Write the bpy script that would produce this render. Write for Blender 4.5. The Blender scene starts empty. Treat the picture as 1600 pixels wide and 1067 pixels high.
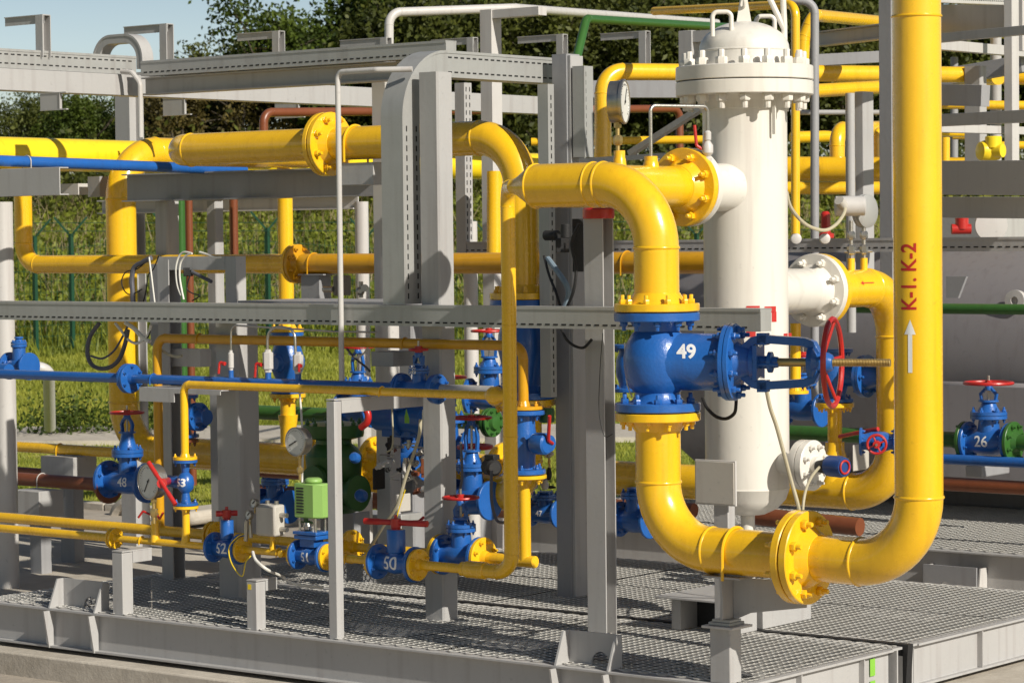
import bpy, math, random
import numpy as np
from mathutils import Vector as V3, Matrix
from mathutils.bvhtree import BVHTree
random.seed(7); np.random.seed(7)
sc = bpy.context.scene
COL = sc.collection
pi = math.pi
# ------------------------------------------------------------------ camera (fitted to the photograph's vanishing points)
YAW, PIT, ROL, F = .674, .03897, -.01102, 4275.8
fw = V3((-math.sin(YAW)*math.cos(PIT), math.cos(YAW)*math.cos(PIT), -math.sin(PIT)))
_rt = V3((math.cos(YAW), math.sin(YAW), 0)); _up = _rt.cross(fw)
RT = _rt*math.cos(ROL)+_up*math.sin(ROL); UP = _up*math.cos(ROL)-_rt*math.sin(ROL)
def ray(px, py): return fw+RT*((px-800)/F)+UP*((533.5-py)/F)
_r = ray(1154, 1072)
CAM = _r*(-2.2/-_r.z)*-1
CAM = V3((-_r.x*(2.2/-_r.z), -_r.y*(2.2/-_r.z), 2.2))
def _P(px, py, ax, val):
    r = ray(px, py); return CAM+r*((val-CAM[ax])/r[ax])
def PU(px, py, u): return _P(px, py, 0, u)      # a point of the picture on the plane x = u
def PV(px, py, v): return _P(px, py, 1, v)      # ... on the plane y = v
def PZ(px, py, z): return _P(px, py, 2, z)      # ... on the level z
def PD(px, py, d): return CAM+ray(px, py)*d     # ... at a distance
cd = bpy.data.cameras.new('camera'); cam = bpy.data.objects.new('camera', cd); COL.objects.link(cam)
cd.sensor_width = 36; cd.lens = F/1600*36; cd.clip_start = .1; cd.clip_end = 2000; cd.dof.use_dof = True; cd.dof.focus_distance = 14.5; cd.dof.aperture_fstop = 10
m = Matrix.Identity(4)
for i in range(3): m[i][0] = RT[i]; m[i][1] = UP[i]; m[i][2] = -fw[i]; m[i][3] = CAM[i]
cam.matrix_world = m; sc.camera = cam

# ------------------------------------------------------------------ materials
MATS = {}
def newmat(n):
    m = bpy.data.materials.new(n); m.use_nodes = True
    return m, m.node_tree.nodes, m.node_tree.links, m.node_tree.nodes['Principled BSDF']
def paint(n, rgb, rough=.32, var=.12, dust=.18, dustc=(.42, .38, .30), bump=.04, scale=3., metal=0., spec=.5, coat=0., chips=0.):
    m, N, L, b = newmat(n)
    tc = N.new('ShaderNodeTexCoord'); geo = N.new('ShaderNodeNewGeometry')
    n1 = N.new('ShaderNodeTexNoise'); n1.inputs['Scale'].default_value = scale; n1.inputs['Detail'].default_value = 6; n1.inputs['Roughness'].default_value = .65
    L.new(geo.outputs['Position'], n1.inputs['Vector'])
    n2 = N.new('ShaderNodeTexNoise'); n2.inputs['Scale'].default_value = scale*14; n2.inputs['Detail'].default_value = 4
    L.new(geo.outputs['Position'], n2.inputs['Vector'])
    mx = N.new('ShaderNodeMix'); mx.data_type = 'RGBA'
    mx.inputs[6].default_value = (*[c*(1-var) for c in rgb], 1); mx.inputs[7].default_value = (*[min(1, c*(1+var*.7)+.004) for c in rgb], 1)
    L.new(n1.outputs['Fac'], mx.inputs[0])
    # dust settles on faces that look up
    sp = N.new('ShaderNodeSeparateXYZ'); L.new(geo.outputs['Normal'], sp.inputs[0])
    mr = N.new('ShaderNodeMapRange'); mr.inputs[1].default_value = .3; mr.inputs[2].default_value = 1.; mr.inputs[3].default_value = 0; mr.inputs[4].default_value = dust
    L.new(sp.outputs['Z'], mr.inputs[0])
    mm = N.new('ShaderNodeMath'); mm.operation = 'MULTIPLY'; L.new(mr.outputs[0], mm.inputs[0]); L.new(n1.outputs['Fac'], mm.inputs[1])
    mx2 = N.new('ShaderNodeMix'); mx2.data_type = 'RGBA'; mx2.inputs[7].default_value = (*dustc, 1)
    L.new(mm.outputs[0], mx2.inputs[0]); L.new(mx.outputs[2], mx2.inputs[6])
    out = mx2.outputs[2]
    # dark specks / grime
    cr = N.new('ShaderNodeMapRange'); cr.inputs[1].default_value = .66; cr.inputs[2].default_value = .74; cr.inputs[3].default_value = 0; cr.inputs[4].default_value = .25+chips
    L.new(n2.outputs['Fac'], cr.inputs[0])
    mx3 = N.new('ShaderNodeMix'); mx3.data_type = 'RGBA'; mx3.inputs[7].default_value = (*[c*.45 for c in rgb], 1)
    L.new(cr.outputs[0], mx3.inputs[0]); L.new(out, mx3.inputs[6])
    mp = N.new('ShaderNodeMapping'); mp.inputs['Scale'].default_value = (11, 11, .7); L.new(geo.outputs['Position'], mp.inputs[0])
    n4 = N.new('ShaderNodeTexNoise'); n4.inputs['Scale'].default_value = 1.6; n4.inputs['Detail'].default_value = 5; L.new(mp.outputs[0], n4.inputs['Vector'])
    m4 = N.new('ShaderNodeMapRange'); m4.inputs[1].default_value = .52; m4.inputs[2].default_value = .78; m4.inputs[3].default_value = 0; m4.inputs[4].default_value = .38; L.new(n4.outputs['Fac'], m4.inputs[0])
    mx5 = N.new('ShaderNodeMix'); mx5.data_type = 'RGBA'; mx5.inputs[7].default_value = (rgb[0]*.55+.02, rgb[1]*.5+.012, rgb[2]*.5+.006, 1); L.new(m4.outputs[0], mx5.inputs[0]); L.new(mx3.outputs[2], mx5.inputs[6])
    L.new(mx5.outputs[2], b.inputs['Base Color'])
    rr = N.new('ShaderNodeMapRange'); rr.inputs[3].default_value = rough*.75; rr.inputs[4].default_value = rough*1.35; L.new(n2.outputs['Fac'], rr.inputs[0]); L.new(rr.outputs[0], b.inputs['Roughness'])
    b.inputs['Metallic'].default_value = metal; b.inputs['Specular IOR Level'].default_value = spec
    if coat: b.inputs['Coat Weight'].default_value = coat; b.inputs['Coat Roughness'].default_value = .12
    bp = N.new('ShaderNodeBump'); bp.inputs['Strength'].default_value = bump; bp.inputs['Distance'].default_value = .02
    L.new(n2.outputs['Fac'], bp.inputs['Height']); L.new(bp.outputs[0], b.inputs['Normal'])
    MATS[n] = m; return m
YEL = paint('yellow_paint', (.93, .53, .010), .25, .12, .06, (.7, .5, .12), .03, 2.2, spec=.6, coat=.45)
YSH = paint('yellow_paint_in_shade', (.66, .33, .008), .3, .14, .1, (.5, .36, .14), .03, 2.2, coat=.2)  # darker copy of the yellow, standing in for shade on pipes
YEB = paint('bright_yellow_paint', (.95, .68, .015), .3, .07, .08, (.7, .6, .2), .03, 2.2, coat=.2)
BLU = paint('blue_paint', (.014, .115, .42), .30, .25, .14, (.2, .24, .32), .11, 5, coat=.3)
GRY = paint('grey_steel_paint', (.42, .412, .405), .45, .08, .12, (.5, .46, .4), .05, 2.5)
GRD = paint('dark_and_shaded_grey_steel', (.30, .30, .31), .5, .12, .12, (.4, .37, .33), .05, 2.5)  # darker grey; on some members it stands in for shade
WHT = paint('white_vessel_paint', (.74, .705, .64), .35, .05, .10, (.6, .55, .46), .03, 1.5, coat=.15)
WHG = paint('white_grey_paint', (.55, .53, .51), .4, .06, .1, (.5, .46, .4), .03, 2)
GRN = paint('green_paint', (.034, .125, .02), .35, .2, .12, (.25, .25, .15), .05, 4)
LGR = paint('light_green_paint', (.25, .44, .11), .45, .08, .1, (.4, .42, .3), .05, 4)
BRN = paint('brown_paint', (.20, .058, .022), .35, .15, .15, (.3, .2, .13), .04, 3)
RED = paint('red_paint', (.50, .018, .014), .33, .2, .1, (.4, .2, .16), .05, 5, coat=.2)
GAL = paint('galvanised_steel', (.43, .43, .415), .42, .14, .12, (.5, .47, .42), .05, 6, metal=.3)
STL = paint('bare_steel', (.48, .46, .42), .3, .3, .05, (.4, .35, .3), .1, 12, metal=.9)
BRS = paint('brass', (.55, .40, .16), .35, .2, .05, (.4, .35, .3), .05, 12, metal=.8)
BLK = paint('black_rubber', (.012, .012, .013), .6, .3, .1, (.2, .18, .15), .08, 6)
DRK = paint('dark_slot_and_shade', (.02, .02, .02), .9, .1, 0)  # near-black for slots and for shade under the grating
HOS = paint('beige_hose', (.48, .43, .30), .5, .1, .05)
WIR = paint('cable_grey', (.10, .10, .12), .5, .2, .1)
WCB = paint('white_cable', (.72, .70, .64), .45, .08, .05)
GRT = paint('grating_steel', (.74, .72, .67), .45, .15, .2, (.36, .27, .18), .1, 5, chips=.2)
TNK = paint('tank_grey_paint', (.26, .245, .255), .42, .1, .12, (.45, .4, .33), .03, 1)
FEN = paint('green_fence', (.010, .06, .03), .4, .15, .05)
FAC = paint('gauge_face', (.70, .70, .66), .4, .04, 0)
BOX = paint('pale_box', (.50, .47, .42), .5, .05, .08)
TXT = paint('white_marking', (.80, .80, .80), .5, .05, .0)
RTX = paint('red_marking', (.52, .02, .015), .5, .1, .0)
LIM = paint('lime_sticker', (.22, .50, .05), .5, .1, 0)
def ground_mat(n, stops, scale, bump=.3, rough=.9, vor=None):
    m, N, L, b = newmat(n)
    geo = N.new('ShaderNodeNewGeometry')
    n1 = N.new('ShaderNodeTexNoise'); n1.inputs['Scale'].default_value = scale; n1.inputs['Detail'].default_value = 9; n1.inputs['Roughness'].default_value = .7
    L.new(geo.outputs['Position'], n1.inputs['Vector'])
    n3 = N.new('ShaderNodeTexNoise'); n3.inputs['Scale'].default_value = scale*.12; n3.inputs['Detail'].default_value = 4; L.new(geo.outputs['Position'], n3.inputs['Vector'])
    ad = N.new('ShaderNodeMath'); ad.operation = 'ADD'; L.new(n1.outputs['Fac'], ad.inputs[0]); L.new(n3.outputs['Fac'], ad.inputs[1])
    hf = N.new('ShaderNodeMath'); hf.operation = 'MULTIPLY'; hf.inputs[1].default_value = .5; L.new(ad.outputs[0], hf.inputs[0])
    cr = N.new('ShaderNodeValToRGB'); cr.color_ramp.elements.remove(cr.color_ramp.elements[1])
    cr.color_ramp.elements[0].position = stops[0][0]; cr.color_ramp.elements[0].color = (*stops[0][1], 1)
    for p, c in stops[1:]:
        e = cr.color_ramp.elements.new(p); e.color = (*c, 1)
    L.new(hf.outputs[0], cr.inputs[0]); L.new(cr.outputs[0], b.inputs['Base Color'])
    b.inputs['Roughness'].default_value = rough; b.inputs['Specular IOR Level'].default_value = .2
    bp = N.new('ShaderNodeBump'); bp.inputs['Strength'].default_value = bump; bp.inputs['Distance'].default_value = .05
    L.new(n1.outputs['Fac'], bp.inputs['Height']); L.new(bp.outputs[0], b.inputs['Normal'])
    return m
GRASSM = ground_mat('meadow_ground', [(.3, (.14, .17, .018)), (.45, (.22, .26, .03)), (.55, (.31, .31, .05)), (.68, (.40, .34, .13))], 3, .8)
CONC = ground_mat('concrete', [(.3, (.36, .32, .26)), (.5, (.50, .45, .38)), (.7, (.60, .55, .47))], 9, .25)
CONC2 = ground_mat('paving', [(.3, (.26, .22, .18)), (.5, (.40, .35, .29)), (.7, (.50, .45, .38))], 5, .2)
BARK = ground_mat('bark', [(.3, (.05, .04, .03)), (.6, (.13, .11, .08))], 14, .8)
def leafmat(n, a, b_, hue=0):
    m, N, L, b = newmat(n)
    geo = N.new('ShaderNodeNewGeometry'); tn = N.new('ShaderNodeTexNoise'); tn.inputs['Scale'].default_value = .9; tn.inputs['Detail'].default_value = 3
    L.new(geo.outputs['Position'], tn.inputs['Vector'])
    mr = N.new('ShaderNodeMapRange'); mr.inputs[1].default_value = .38; mr.inputs[2].default_value = .62; L.new(tn.outputs['Fac'], mr.inputs[0])
    ad = N.new('ShaderNodeMath'); ad.operation = 'MULTIPLY_ADD'; ad.inputs[1].default_value = .5
    L.new(geo.outputs['Random Per Island'], ad.inputs[0]); 
    hf = N.new('ShaderNodeMath'); hf.operation = 'MULTIPLY'; hf.inputs[1].default_value = .5; L.new(mr.outputs[0], hf.inputs[0]); L.new(hf.outputs[0], ad.inputs[2])
    mx = N.new('ShaderNodeMix'); mx.data_type = 'RGBA'; mx.inputs[6].default_value = (*a, 1); mx.inputs[7].default_value = (*b_, 1)
    L.new(ad.outputs[0], mx.inputs[0]); L.new(mx.outputs[2], b.inputs['Base Color']); b.inputs['Roughness'].default_value = .55
    b.inputs['Specular IOR Level'].default_value = .3
    tr = N.new('ShaderNodeBsdfTranslucent'); L.new(mx.outputs[2], tr.inputs['Color'])
    ms = N.new('ShaderNodeMixShader'); ms.inputs[0].default_value = .3; L.new(b.outputs[0], ms.inputs[1]); L.new(tr.outputs[0], ms.inputs[2])
    L.new(ms.outputs[0], N['Material Output'].inputs['Surface'])
    return m
LEAF = leafmat('leaves_olive', (.016, .027, .006), (.14, .155, .028))
LEAF2 = leafmat('leaves_green', (.014, .032, .006), (.12, .165, .02))
LEAF3 = leafmat('leaves_autumn', (.04, .038, .012), (.17, .13, .035))
WEED = leafmat('weeds', (.07, .10, .012), (.30, .33, .04))
BLADE = leafmat('grass_blades', (.16, .20, .02), (.42, .42, .07))
DRYG = leafmat('dry_stalks', (.15, .12, .06), (.38, .31, .17))

# ------------------------------------------------------------------ mesh builder
def perp(a):
    a = a.normalized(); r = V3((0, 0, 1)) if abs(a.z) < .9 else V3((1, 0, 0))
    x = r.cross(a).normalized(); return x, a.cross(x).normalized()
class MB:
    def __init__(s): s.v = []; s.f = []; s.bev = 0
    def add(s, vs, fs):
        o = len(s.v); s.v += [tuple(p) for p in vs]; s.f += [tuple(i+o for i in q) for q in fs]; return s
    def box(s, a, b, ax=None):
        a, b = V3(a), V3(b); lo = V3(map(min, a, b)); hi = V3(map(max, a, b))
        vs = [(x, y, z) for z in (lo.z, hi.z) for y in (lo.y, hi.y) for x in (lo.x, hi.x)]
        return s.add(vs, [(0, 2, 3, 1), (4, 5, 7, 6), (0, 1, 5, 4), (2, 6, 7, 3), (0, 4, 6, 2), (1, 3, 7, 5)])
    def bar(s, p, q, w, h, side=None):        # rectangular bar from p to q, w along side, h across
        p, q = V3(p), V3(q); t = (q-p).normalized()
        sd = (V3(side)-t*V3(side).dot(t)).normalized() if side is not None else perp(t)[0]
        n = t.cross(sd)
        return s.prism([(-w/2, -h/2), (w/2, -h/2), (w/2, h/2), (-w/2, h/2)], p, sd, n, t*(q-p).length)
    def prism(s, poly, o, x, y, ext):
        o, x, y, ext = V3(o), V3(x), V3(y), V3(ext); n = len(poly)
        vs = [o+x*a+y*b for a, b in poly]+[o+x*a+y*b+ext for a, b in poly]
        fs = [(i, (i+1) % n, n+(i+1) % n, n+i) for i in range(n)]+[tuple(range(n-1, -1, -1)), tuple(range(n, 2*n))]
        if x.cross(y).dot(ext) < 0: fs = [q[::-1] for q in fs]
        return s.add(vs, fs)
    def lathe(s, prof, o, axis, seg=24, a0=0, squash=None):
        o = V3(o); A = V3(axis).normalized(); x, y = perp(A)
        if squash: x, y = V3(squash[0]).normalized(), A.cross(V3(squash[0])).normalized(); kx, ky = squash[1], squash[2]
        else: kx = ky = 1
        vs = []; fs = []
        for r, h in prof:
            for k in range(seg):
                t = a0+2*pi*k/seg; vs.append(o+A*h+x*(math.cos(t)*r*kx)+y*(math.sin(t)*r*ky))
        n = len(prof)
        for i in range(n-1):
            for k in range(seg): k2 = (k+1) % seg; fs.append((i*seg+k, i*seg+k2, (i+1)*seg+k2, (i+1)*seg+k))
        if prof[0][0] > 1e-5: fs.append(tuple(range(seg-1, -1, -1)))
        if prof[-1][0] > 1e-5: fs.append(tuple((n-1)*seg+k for k in range(seg)))
        return s.add(vs, fs)
    def cyl(s, p, q, r, r2=None, seg=16):
        p, q = V3(p), V3(q); return s.lathe([(r, 0), (r if r2 is None else r2, (q-p).length)], p, q-p, seg)
    def torus(s, c, axis, R, r, seg=32, sub=8, a0=0, a1=2*pi, x=None):
        c = V3(c); A = V3(axis).normalized()
        if x is None: x, y = perp(A)
        else: x = V3(x).normalized(); y = A.cross(x).normalized()
        full = abs(a1-a0-2*pi) < 1e-4; n = seg if full else seg+1; vs = []; fs = []
        for i in range(n):
            t = a0+(a1-a0)*i/seg; d = x*math.cos(t)+y*math.sin(t)
            for j in range(sub): u = 2*pi*j/sub; vs.append(c+d*(R+r*math.cos(u))+A*(r*math.sin(u)))
        for i in range(seg):
            i2 = (i+1) % n
            for j in range(sub): j2 = (j+1) % sub; fs.append((i*sub+j, i2*sub+j, i2*sub+j2, i*sub+j2))
        if not full: fs += [tuple(range(sub)), tuple((n-1)*sub+j for j in range(sub-1, -1, -1))]
        return s.add(vs, fs)
    def sweep(s, pts, sec, side, cap=True):
        """constant section (list of (a,b)) along a planar path, a along side, b across"""
        side = V3(side).normalized(); n = len(pts); k = len(sec); vs = []; fs = []
        for i, p in enumerate(pts):
            t0 = (pts[i]-pts[i-1]).normalized() if i else (pts[1]-pts[0]).normalized()
            t1 = (pts[i+1]-pts[i]).normalized() if i < n-1 else t0
            t = (t0+t1).normalized(); nn = t.cross(side).normalized(); sc_ = 1/max(.4, t.dot(t0))
            for a, b in sec: vs.append(p+side*a+nn*(b*sc_))
        for i in range(n-1):
            for j in range(k): j2 = (j+1) % k; fs.append((i*k+j, i*k+j2, (i+1)*k+j2, (i+1)*k+j))
        if cap: fs += [tuple(range(k-1, -1, -1)), tuple((n-1)*k+j for j in range(k))]
        return s.add(vs, fs)
    def tube(s, pts, r, R=0, seg=20, bead=0, cap=True, ends=(0, 0)):
        fr = tubepath([V3(p) for p in pts], r, R, bead, ends); k = seg; vs = []; fs = []
        x = None
        for p, t, rr in fr:
            x = perp(t)[0] if x is None else (x-t*x.dot(t)).normalized()
            y = t.cross(x)
            for j in range(k): a = 2*pi*j/k; vs.append(p+x*(math.cos(a)*rr)+y*(math.sin(a)*rr))
        for i in range(len(fr)-1):
            for j in range(k): j2 = (j+1) % k; fs.append((i*k+j, i*k+j2, (i+1)*k+j2, (i+1)*k+j))
        if cap: fs += [tuple(range(k-1, -1, -1)), tuple((len(fr)-1)*k+j for j in range(k))]
        return s.add(vs, fs)
    def hexnut(s, p, axis, r, h):
        return s.lathe([(r*.92, 0), (r, h*.12), (r, h*.85), (r*.88, h)], p, axis, 6, random.random())
    def bolt(s, p, axis, r, back=0):           # nut with the stud's end sticking out
        A = V3(axis).normalized(); s.hexnut(p, A, r, r*1.15); s.lathe([(r*.55, 0), (r*.55, r*1.1), (r*.45, r*1.25)], V3(p)+A*r*1.1, A, 8); return s
    def flange(s, c, axis, Rf, t, rb, n, rp=None, neck=.05, bolts=True, br=None, seg=40):
        """disc whose mating face is at c, growing along axis, with nuts on its back and a hub that tapers to the pipe"""
        c = V3(c); A = V3(axis).normalized(); rp = rp or Rf*.5
        e = Rf*.02
        s.lathe([(Rf-e, 0), (Rf, e), (Rf, t-e), (Rf-e, t), (rp*1.32, t), (rp*1.22, t+neck*.35), (rp*1.03, t+neck), (rp, t+neck*1.02)], c, A, seg)
        if bolts:
            x, y = perp(A); br = br or Rf*(.105 if n <= 8 else .085)
            for i in range(n):
                a = 2*pi*(i+.5)/n; s.bolt(c+A*t+x*(math.cos(a)*rb)+y*(math.sin(a)*rb), A, br)
        return s
    def build(s, name, mat, parent=None, off=None, flat=False, bev=0):
        me = bpy.data.meshes.new(name)
        vs = s.v if off is None else [(a-off[0], b-off[1], c-off[2]) for a, b, c in s.v]
        me.from_pydata(vs, [], s.f); me.materials.append(mat)
        if not flat:
            me.polygons.foreach_set('use_smooth', [True]*len(me.polygons)); me.set_sharp_from_angle(angle=math.radians(34))
        me.update()
        o = bpy.data.objects.new(name, me); COL.objects.link(o)
        if parent: o.parent = parent
        if bev:
            b = o.modifiers.new('edge', 'BEVEL'); b.width = bev; b.segments = 2; b.limit_method = 'ANGLE'; b.angle_limit = math.radians(50)
        return o
def tubepath(pts, r, R, bead, ends):
    P = [pts[0]]; mark = []
    fr = []
    def ring(p, t):
        if bead:
            h = r*.055
            for d, k in ((-.9, 0), (-.45, .8), (0, 1), (.45, .8), (.9, 0)): fr.append((p+t*(d*h*1.6), t, r+k*h*bead))
        else: fr.append((p, t, r))
    n = len(pts)
    for i in range(n):
        if i == 0:
            t = (pts[1]-pts[0]).normalized(); fr.append((pts[0], t, r))
        elif i == n-1:
            t = (pts[-1]-pts[-2]).normalized(); fr.append((pts[-1], t, r))
        else:
            a = (pts[i]-pts[i-1]); b = (pts[i+1]-pts[i]); ta, tb = a.normalized(), b.normalized()
            ang = ta.angle(tb)
            if ang < .02 or R == 0:
                fr.append((pts[i], (ta+tb).normalized(), r)); continue
            L = min(R*math.tan(ang/2), a.length*.98 if i == 1 else a.length*.5, b.length*.98 if i == n-2 else b.length*.5); Re = L/math.tan(ang/2)
            p0 = pts[i]-ta*L; nrm = (tb-ta*tb.dot(ta)).normalized(); c = p0+nrm*Re
            ring(p0, ta); st = max(4, int(ang/(pi/2)*12))
            for k in range(1, st):
                th = ang*k/st; fr.append((c-nrm*(Re*math.cos(th))+ta*(Re*math.sin(th)), ta*math.cos(th)+nrm*math.sin(th), r))
            ring(pts[i]+tb*L, tb)
    return fr
def arcpts(pts, R, st=10):
    return [p for p, t, r in tubepath([V3(p) for p in pts], .01, R, 0, 0)]

def tag(o, label, cat=None, group=None, kind=None):
    if label: o['label'] = label
    if cat: o['category'] = cat
    if group: o['group'] = group
    if kind: o['kind'] = kind
    return o
class Thing:
    def __init__(s, name, label, cat, loc=(0, 0, 0), group=None, rot=None):
        s.e = bpy.data.objects.new(name, None); COL.objects.link(s.e); s.loc = V3(loc); s.e.location = loc
        s.e.empty_display_size = .1; s.local = rot is not None
        if rot is not None: s.e.rotation_euler = rot
        tag(s.e, label, cat, group)
    def part(s, name, mb, mat, label=None, parent=None, flat=False, bev=0):
        o = mb.build(name, mat, parent or s.e, None if s.local else s.loc, flat, bev)
        if label: o['label'] = label
        return o
def single(name, label, cat, mb, mat, group=None, bev=0, kind=None, flat=False):
    o = mb.build(name, mat, None, None, flat, bev); return tag(o, label, cat, group, kind)
def copy_thing(e, loc=None, rot=None, label=None):
    c = e.copy(); COL.objects.link(c)
    def rec(a, b):
        for ch in list(a.children):
            d = ch.copy(); COL.objects.link(d); d.parent = b; rec(ch, d)
    kids = [ch for ch in bpy.data.objects if ch.parent == e]
    def rec2(a, b):
        for ch in [q for q in allobj if q.parent == a]:
            d = ch.copy(); COL.objects.link(d); d.parent = b; rec2(ch, d)
    allobj = list(bpy.data.objects); rec2(e, c)
    if loc is not None: c.location = loc
    if rot is not None: c.rotation_euler = rot
    if label: c['label'] = label
    return c

def textmesh(txt, size, bold=0.0):
    cu = bpy.data.curves.new('marking', 'FONT'); cu.body = txt; cu.size = size; cu.align_x = 'CENTER'; cu.align_y = 'CENTER'; cu.offset = bold; cu.resolution_u = 4
    o = bpy.data.objects.new('marking', cu); me = bpy.data.meshes.new_from_object(o)
    bpy.data.objects.remove(o); bpy.data.curves.remove(cu)
    import bmesh
    bm = bmesh.new(); bm.from_mesh(me); bmesh.ops.triangulate(bm, faces=bm.faces[:])
    for _ in range(2):
        le = [e for e in bm.edges if e.calc_length() > size*.12]
        if le: bmesh.ops.subdivide_edges(bm, edges=le, cuts=1); bmesh.ops.triangulate(bm, faces=[f for f in bm.faces if len(f.verts) > 3])
    vs = [v.co.copy() for v in bm.verts]; bm.verts.index_update(); fs = [[v.index for v in f.verts] for f in bm.faces]; bm.free(); bpy.data.meshes.remove(me)
    return vs, fs
def decal(vs, fs, mat, origin, x, y, parent, off, local_mb, lift=.0015, name='number', nrm=None):
    """lay flat marks (text) onto the surface of the mesh in local_mb, seen along the marks' own normal"""
    x, y = V3(x).normalized(), V3(y).normalized(); n = (nrm or x.cross(y)).normalized(); o = V3(origin)
    bvh = BVHTree.FromPolygons([V3(v) for v in local_mb.v], local_mb.f)
    mb = MB(); out = []; last = None
    for v in vs:
        p = o+x*v.x+y*v.y; hit = bvh.ray_cast(p+n*.5, -n, 1.2)
        if hit[0] is not None: q = hit[0]+n*lift; last = q
        else: q = p if last is None else p-n*((p-last).dot(n))
        out.append(q)
    mb.add(out, fs)
    return mb.build(name, mat, parent, off)
X, Y, Z = V3((1, 0, 0)), V3((0, 1, 0)), V3((0, 0, 1))
def CH(h, w, t=.008):  # channel section
    return [(-w/2, -h/2), (w/2, -h/2), (w/2, -h/2+t), (-w/2+t, -h/2+t), (-w/2+t, h/2-t), (w/2, h/2-t), (w/2, h/2), (-w/2, h/2)]
def IB(h, w, t=.010):
    a, b, c = w/2, h/2, t*.45
    return [(-a, -b), (a, -b), (a, -b+t), (c, -b+t), (c, b-t), (a, b-t), (a, b), (-a, b), (-a, b-t), (-c, b-t), (-c, -b+t), (-a, -b+t)]
def ibeam(mb, p, q, h, w, up=Z, t=.010):
    p, q = V3(p), V3(q); d = q-p; side = d.cross(V3(up)).normalized(); u2 = side.cross(d).normalized()
    return mb.prism(IB(h, w, t), p, side, u2, d)
def chan(mb, p, q, h, w, side, up=None, t=.008):
    p, q = V3(p), V3(q); d = q-p; side = V3(side); u2 = V3(up) if up is not None else d.normalized().cross(side)
    return mb.prism(CH(h, w, t), p, side, u2, d)
def ubolt(mb, c, axis, r, t=.007, drop=None):
    """round bar over a pipe with its legs going down"""
    c = V3(c); A = V3(axis).normalized(); h = A.cross(Z).normalized(); drop = drop or r
    mb.torus(c, A, r+t, t, 20, 6, 0, pi, x=h if A.cross(h).z > 0 else -h)
    for s in (-1, 1): mb.cyl(c+h*(s*(r+t)), c+h*(s*(r+t))-Z*drop, t, seg=6)
    return mb

# ------------------------------------------------------------------ light
w = bpy.data.worlds.new('World'); sc.world = w; w.use_nodes = True
sun_dir = V3((1.39, -.235, .86)).normalized()
el = math.asin(sun_dir.z); az = math.atan2(sun_dir.x, sun_dir.y)
nt = w.node_tree; sky = nt.nodes.new('ShaderNodeTexSky'); sky.sky_type = 'NISHITA'; sky.sun_disc = False
sky.sun_elevation = el; sky.sun_rotation = az; sky.air_density = 1.; sky.dust_density = .8; sky.ozone_density = 1.
bg = nt.nodes['Background']; bg.inputs[1].default_value = .048
tcw = nt.nodes.new('ShaderNodeTexCoord'); sxw = nt.nodes.new('ShaderNodeSeparateXYZ'); nt.links.new(tcw.outputs['Generated'], sxw.inputs[0])
mrw = nt.nodes.new('ShaderNodeMapRange'); mrw.inputs[1].default_value = .07; mrw.inputs[2].default_value = .17; mrw.inputs[3].default_value = 1; mrw.inputs[4].default_value = 0; nt.links.new(sxw.outputs['Z'], mrw.inputs[0])
mxw = nt.nodes.new('ShaderNodeMix'); mxw.data_type = 'RGBA'; mxw.blend_type = 'MULTIPLY'; mxw.inputs[7].default_value = (2.0, 2.03, 2.25, 1)   # low sky brightened by hand as painted haze
nt.links.new(mrw.outputs[0], mxw.inputs[0]); nt.links.new(sky.outputs[0], mxw.inputs[6]); nt.links.new(mxw.outputs[2], bg.inputs[0])
ld = bpy.data.lights.new('sun', 'SUN'); ld.energy = 5.0; ld.angle = math.radians(.53); ld.color = (1, .945, .84)
lo = bpy.data.objects.new('sun', ld); COL.objects.link(lo); lo.rotation_euler = sun_dir.to_track_quat('Z', 'Y').to_euler()
sc.view_settings.view_transform = 'Standard'; sc.view_settings.look = 'None'; sc.view_settings.exposure = 0

# ------------------------------------------------------------------ generic equipment
def pipe(label, pts, r, R, mat=None, name='gas_pipe', cat='pipe', bead=1, group=None, seg=24, flanges=(), clamps=(), gaskets=(), marks=None, ends=(0, 0), bossess=(), clampmat=None):
    mat = mat or YEL; pts = [V3(p) for p in pts]
    T = Thing(name, label, cat, pts[0], group)
    mb = MB().tube(pts, r, R, seg, bead)
    for p, d, br, h in bossess: mb.lathe([(br*1.25, 0), (br*1.1, h*.35), (br, h*.5), (br, h)], p, d, 14)
    body = T.part('pipe', mb, mat); T.mb = mb; T.body = body
    for f in flanges:
        c, ax, Rf, t, n = f[:5]; m_ = f[5] if len(f) > 5 else mat
        T.part('flange', MB().flange(c, ax, Rf, t, Rf*.80, n, r, neck=Rf*.24), m_)
    for c in gaskets: T.part('gasket', MB().lathe([(c[2]*.93, -.003), (c[2]*.93, .003)], c[0], c[1], 32), BLK)
    for c, ax in clamps: T.part('clamp', ubolt(MB(), c, ax, r, max(.004, r*.07), r*1.15), clampmat or mat)
    return T
def handwheel(R, r=.011, spokes=4, hub=.022, dish=.0):
    mb = MB(); mb.torus((0, 0, 0), Z, R, r, 40, 8); mb.lathe([(hub, -.02-dish), (hub*1.1, -.01-dish), (hub, .02-dish)], (0, 0, 0), Z, 14)
    for k in range(spokes):
        a = 2*pi*k/spokes+.4; d = V3((math.cos(a), math.sin(a), 0)); mb.cyl(d*hub*.7-Z*dish, d*(R-r*.4), r*.75, r*.6, 8)
    return mb
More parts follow.
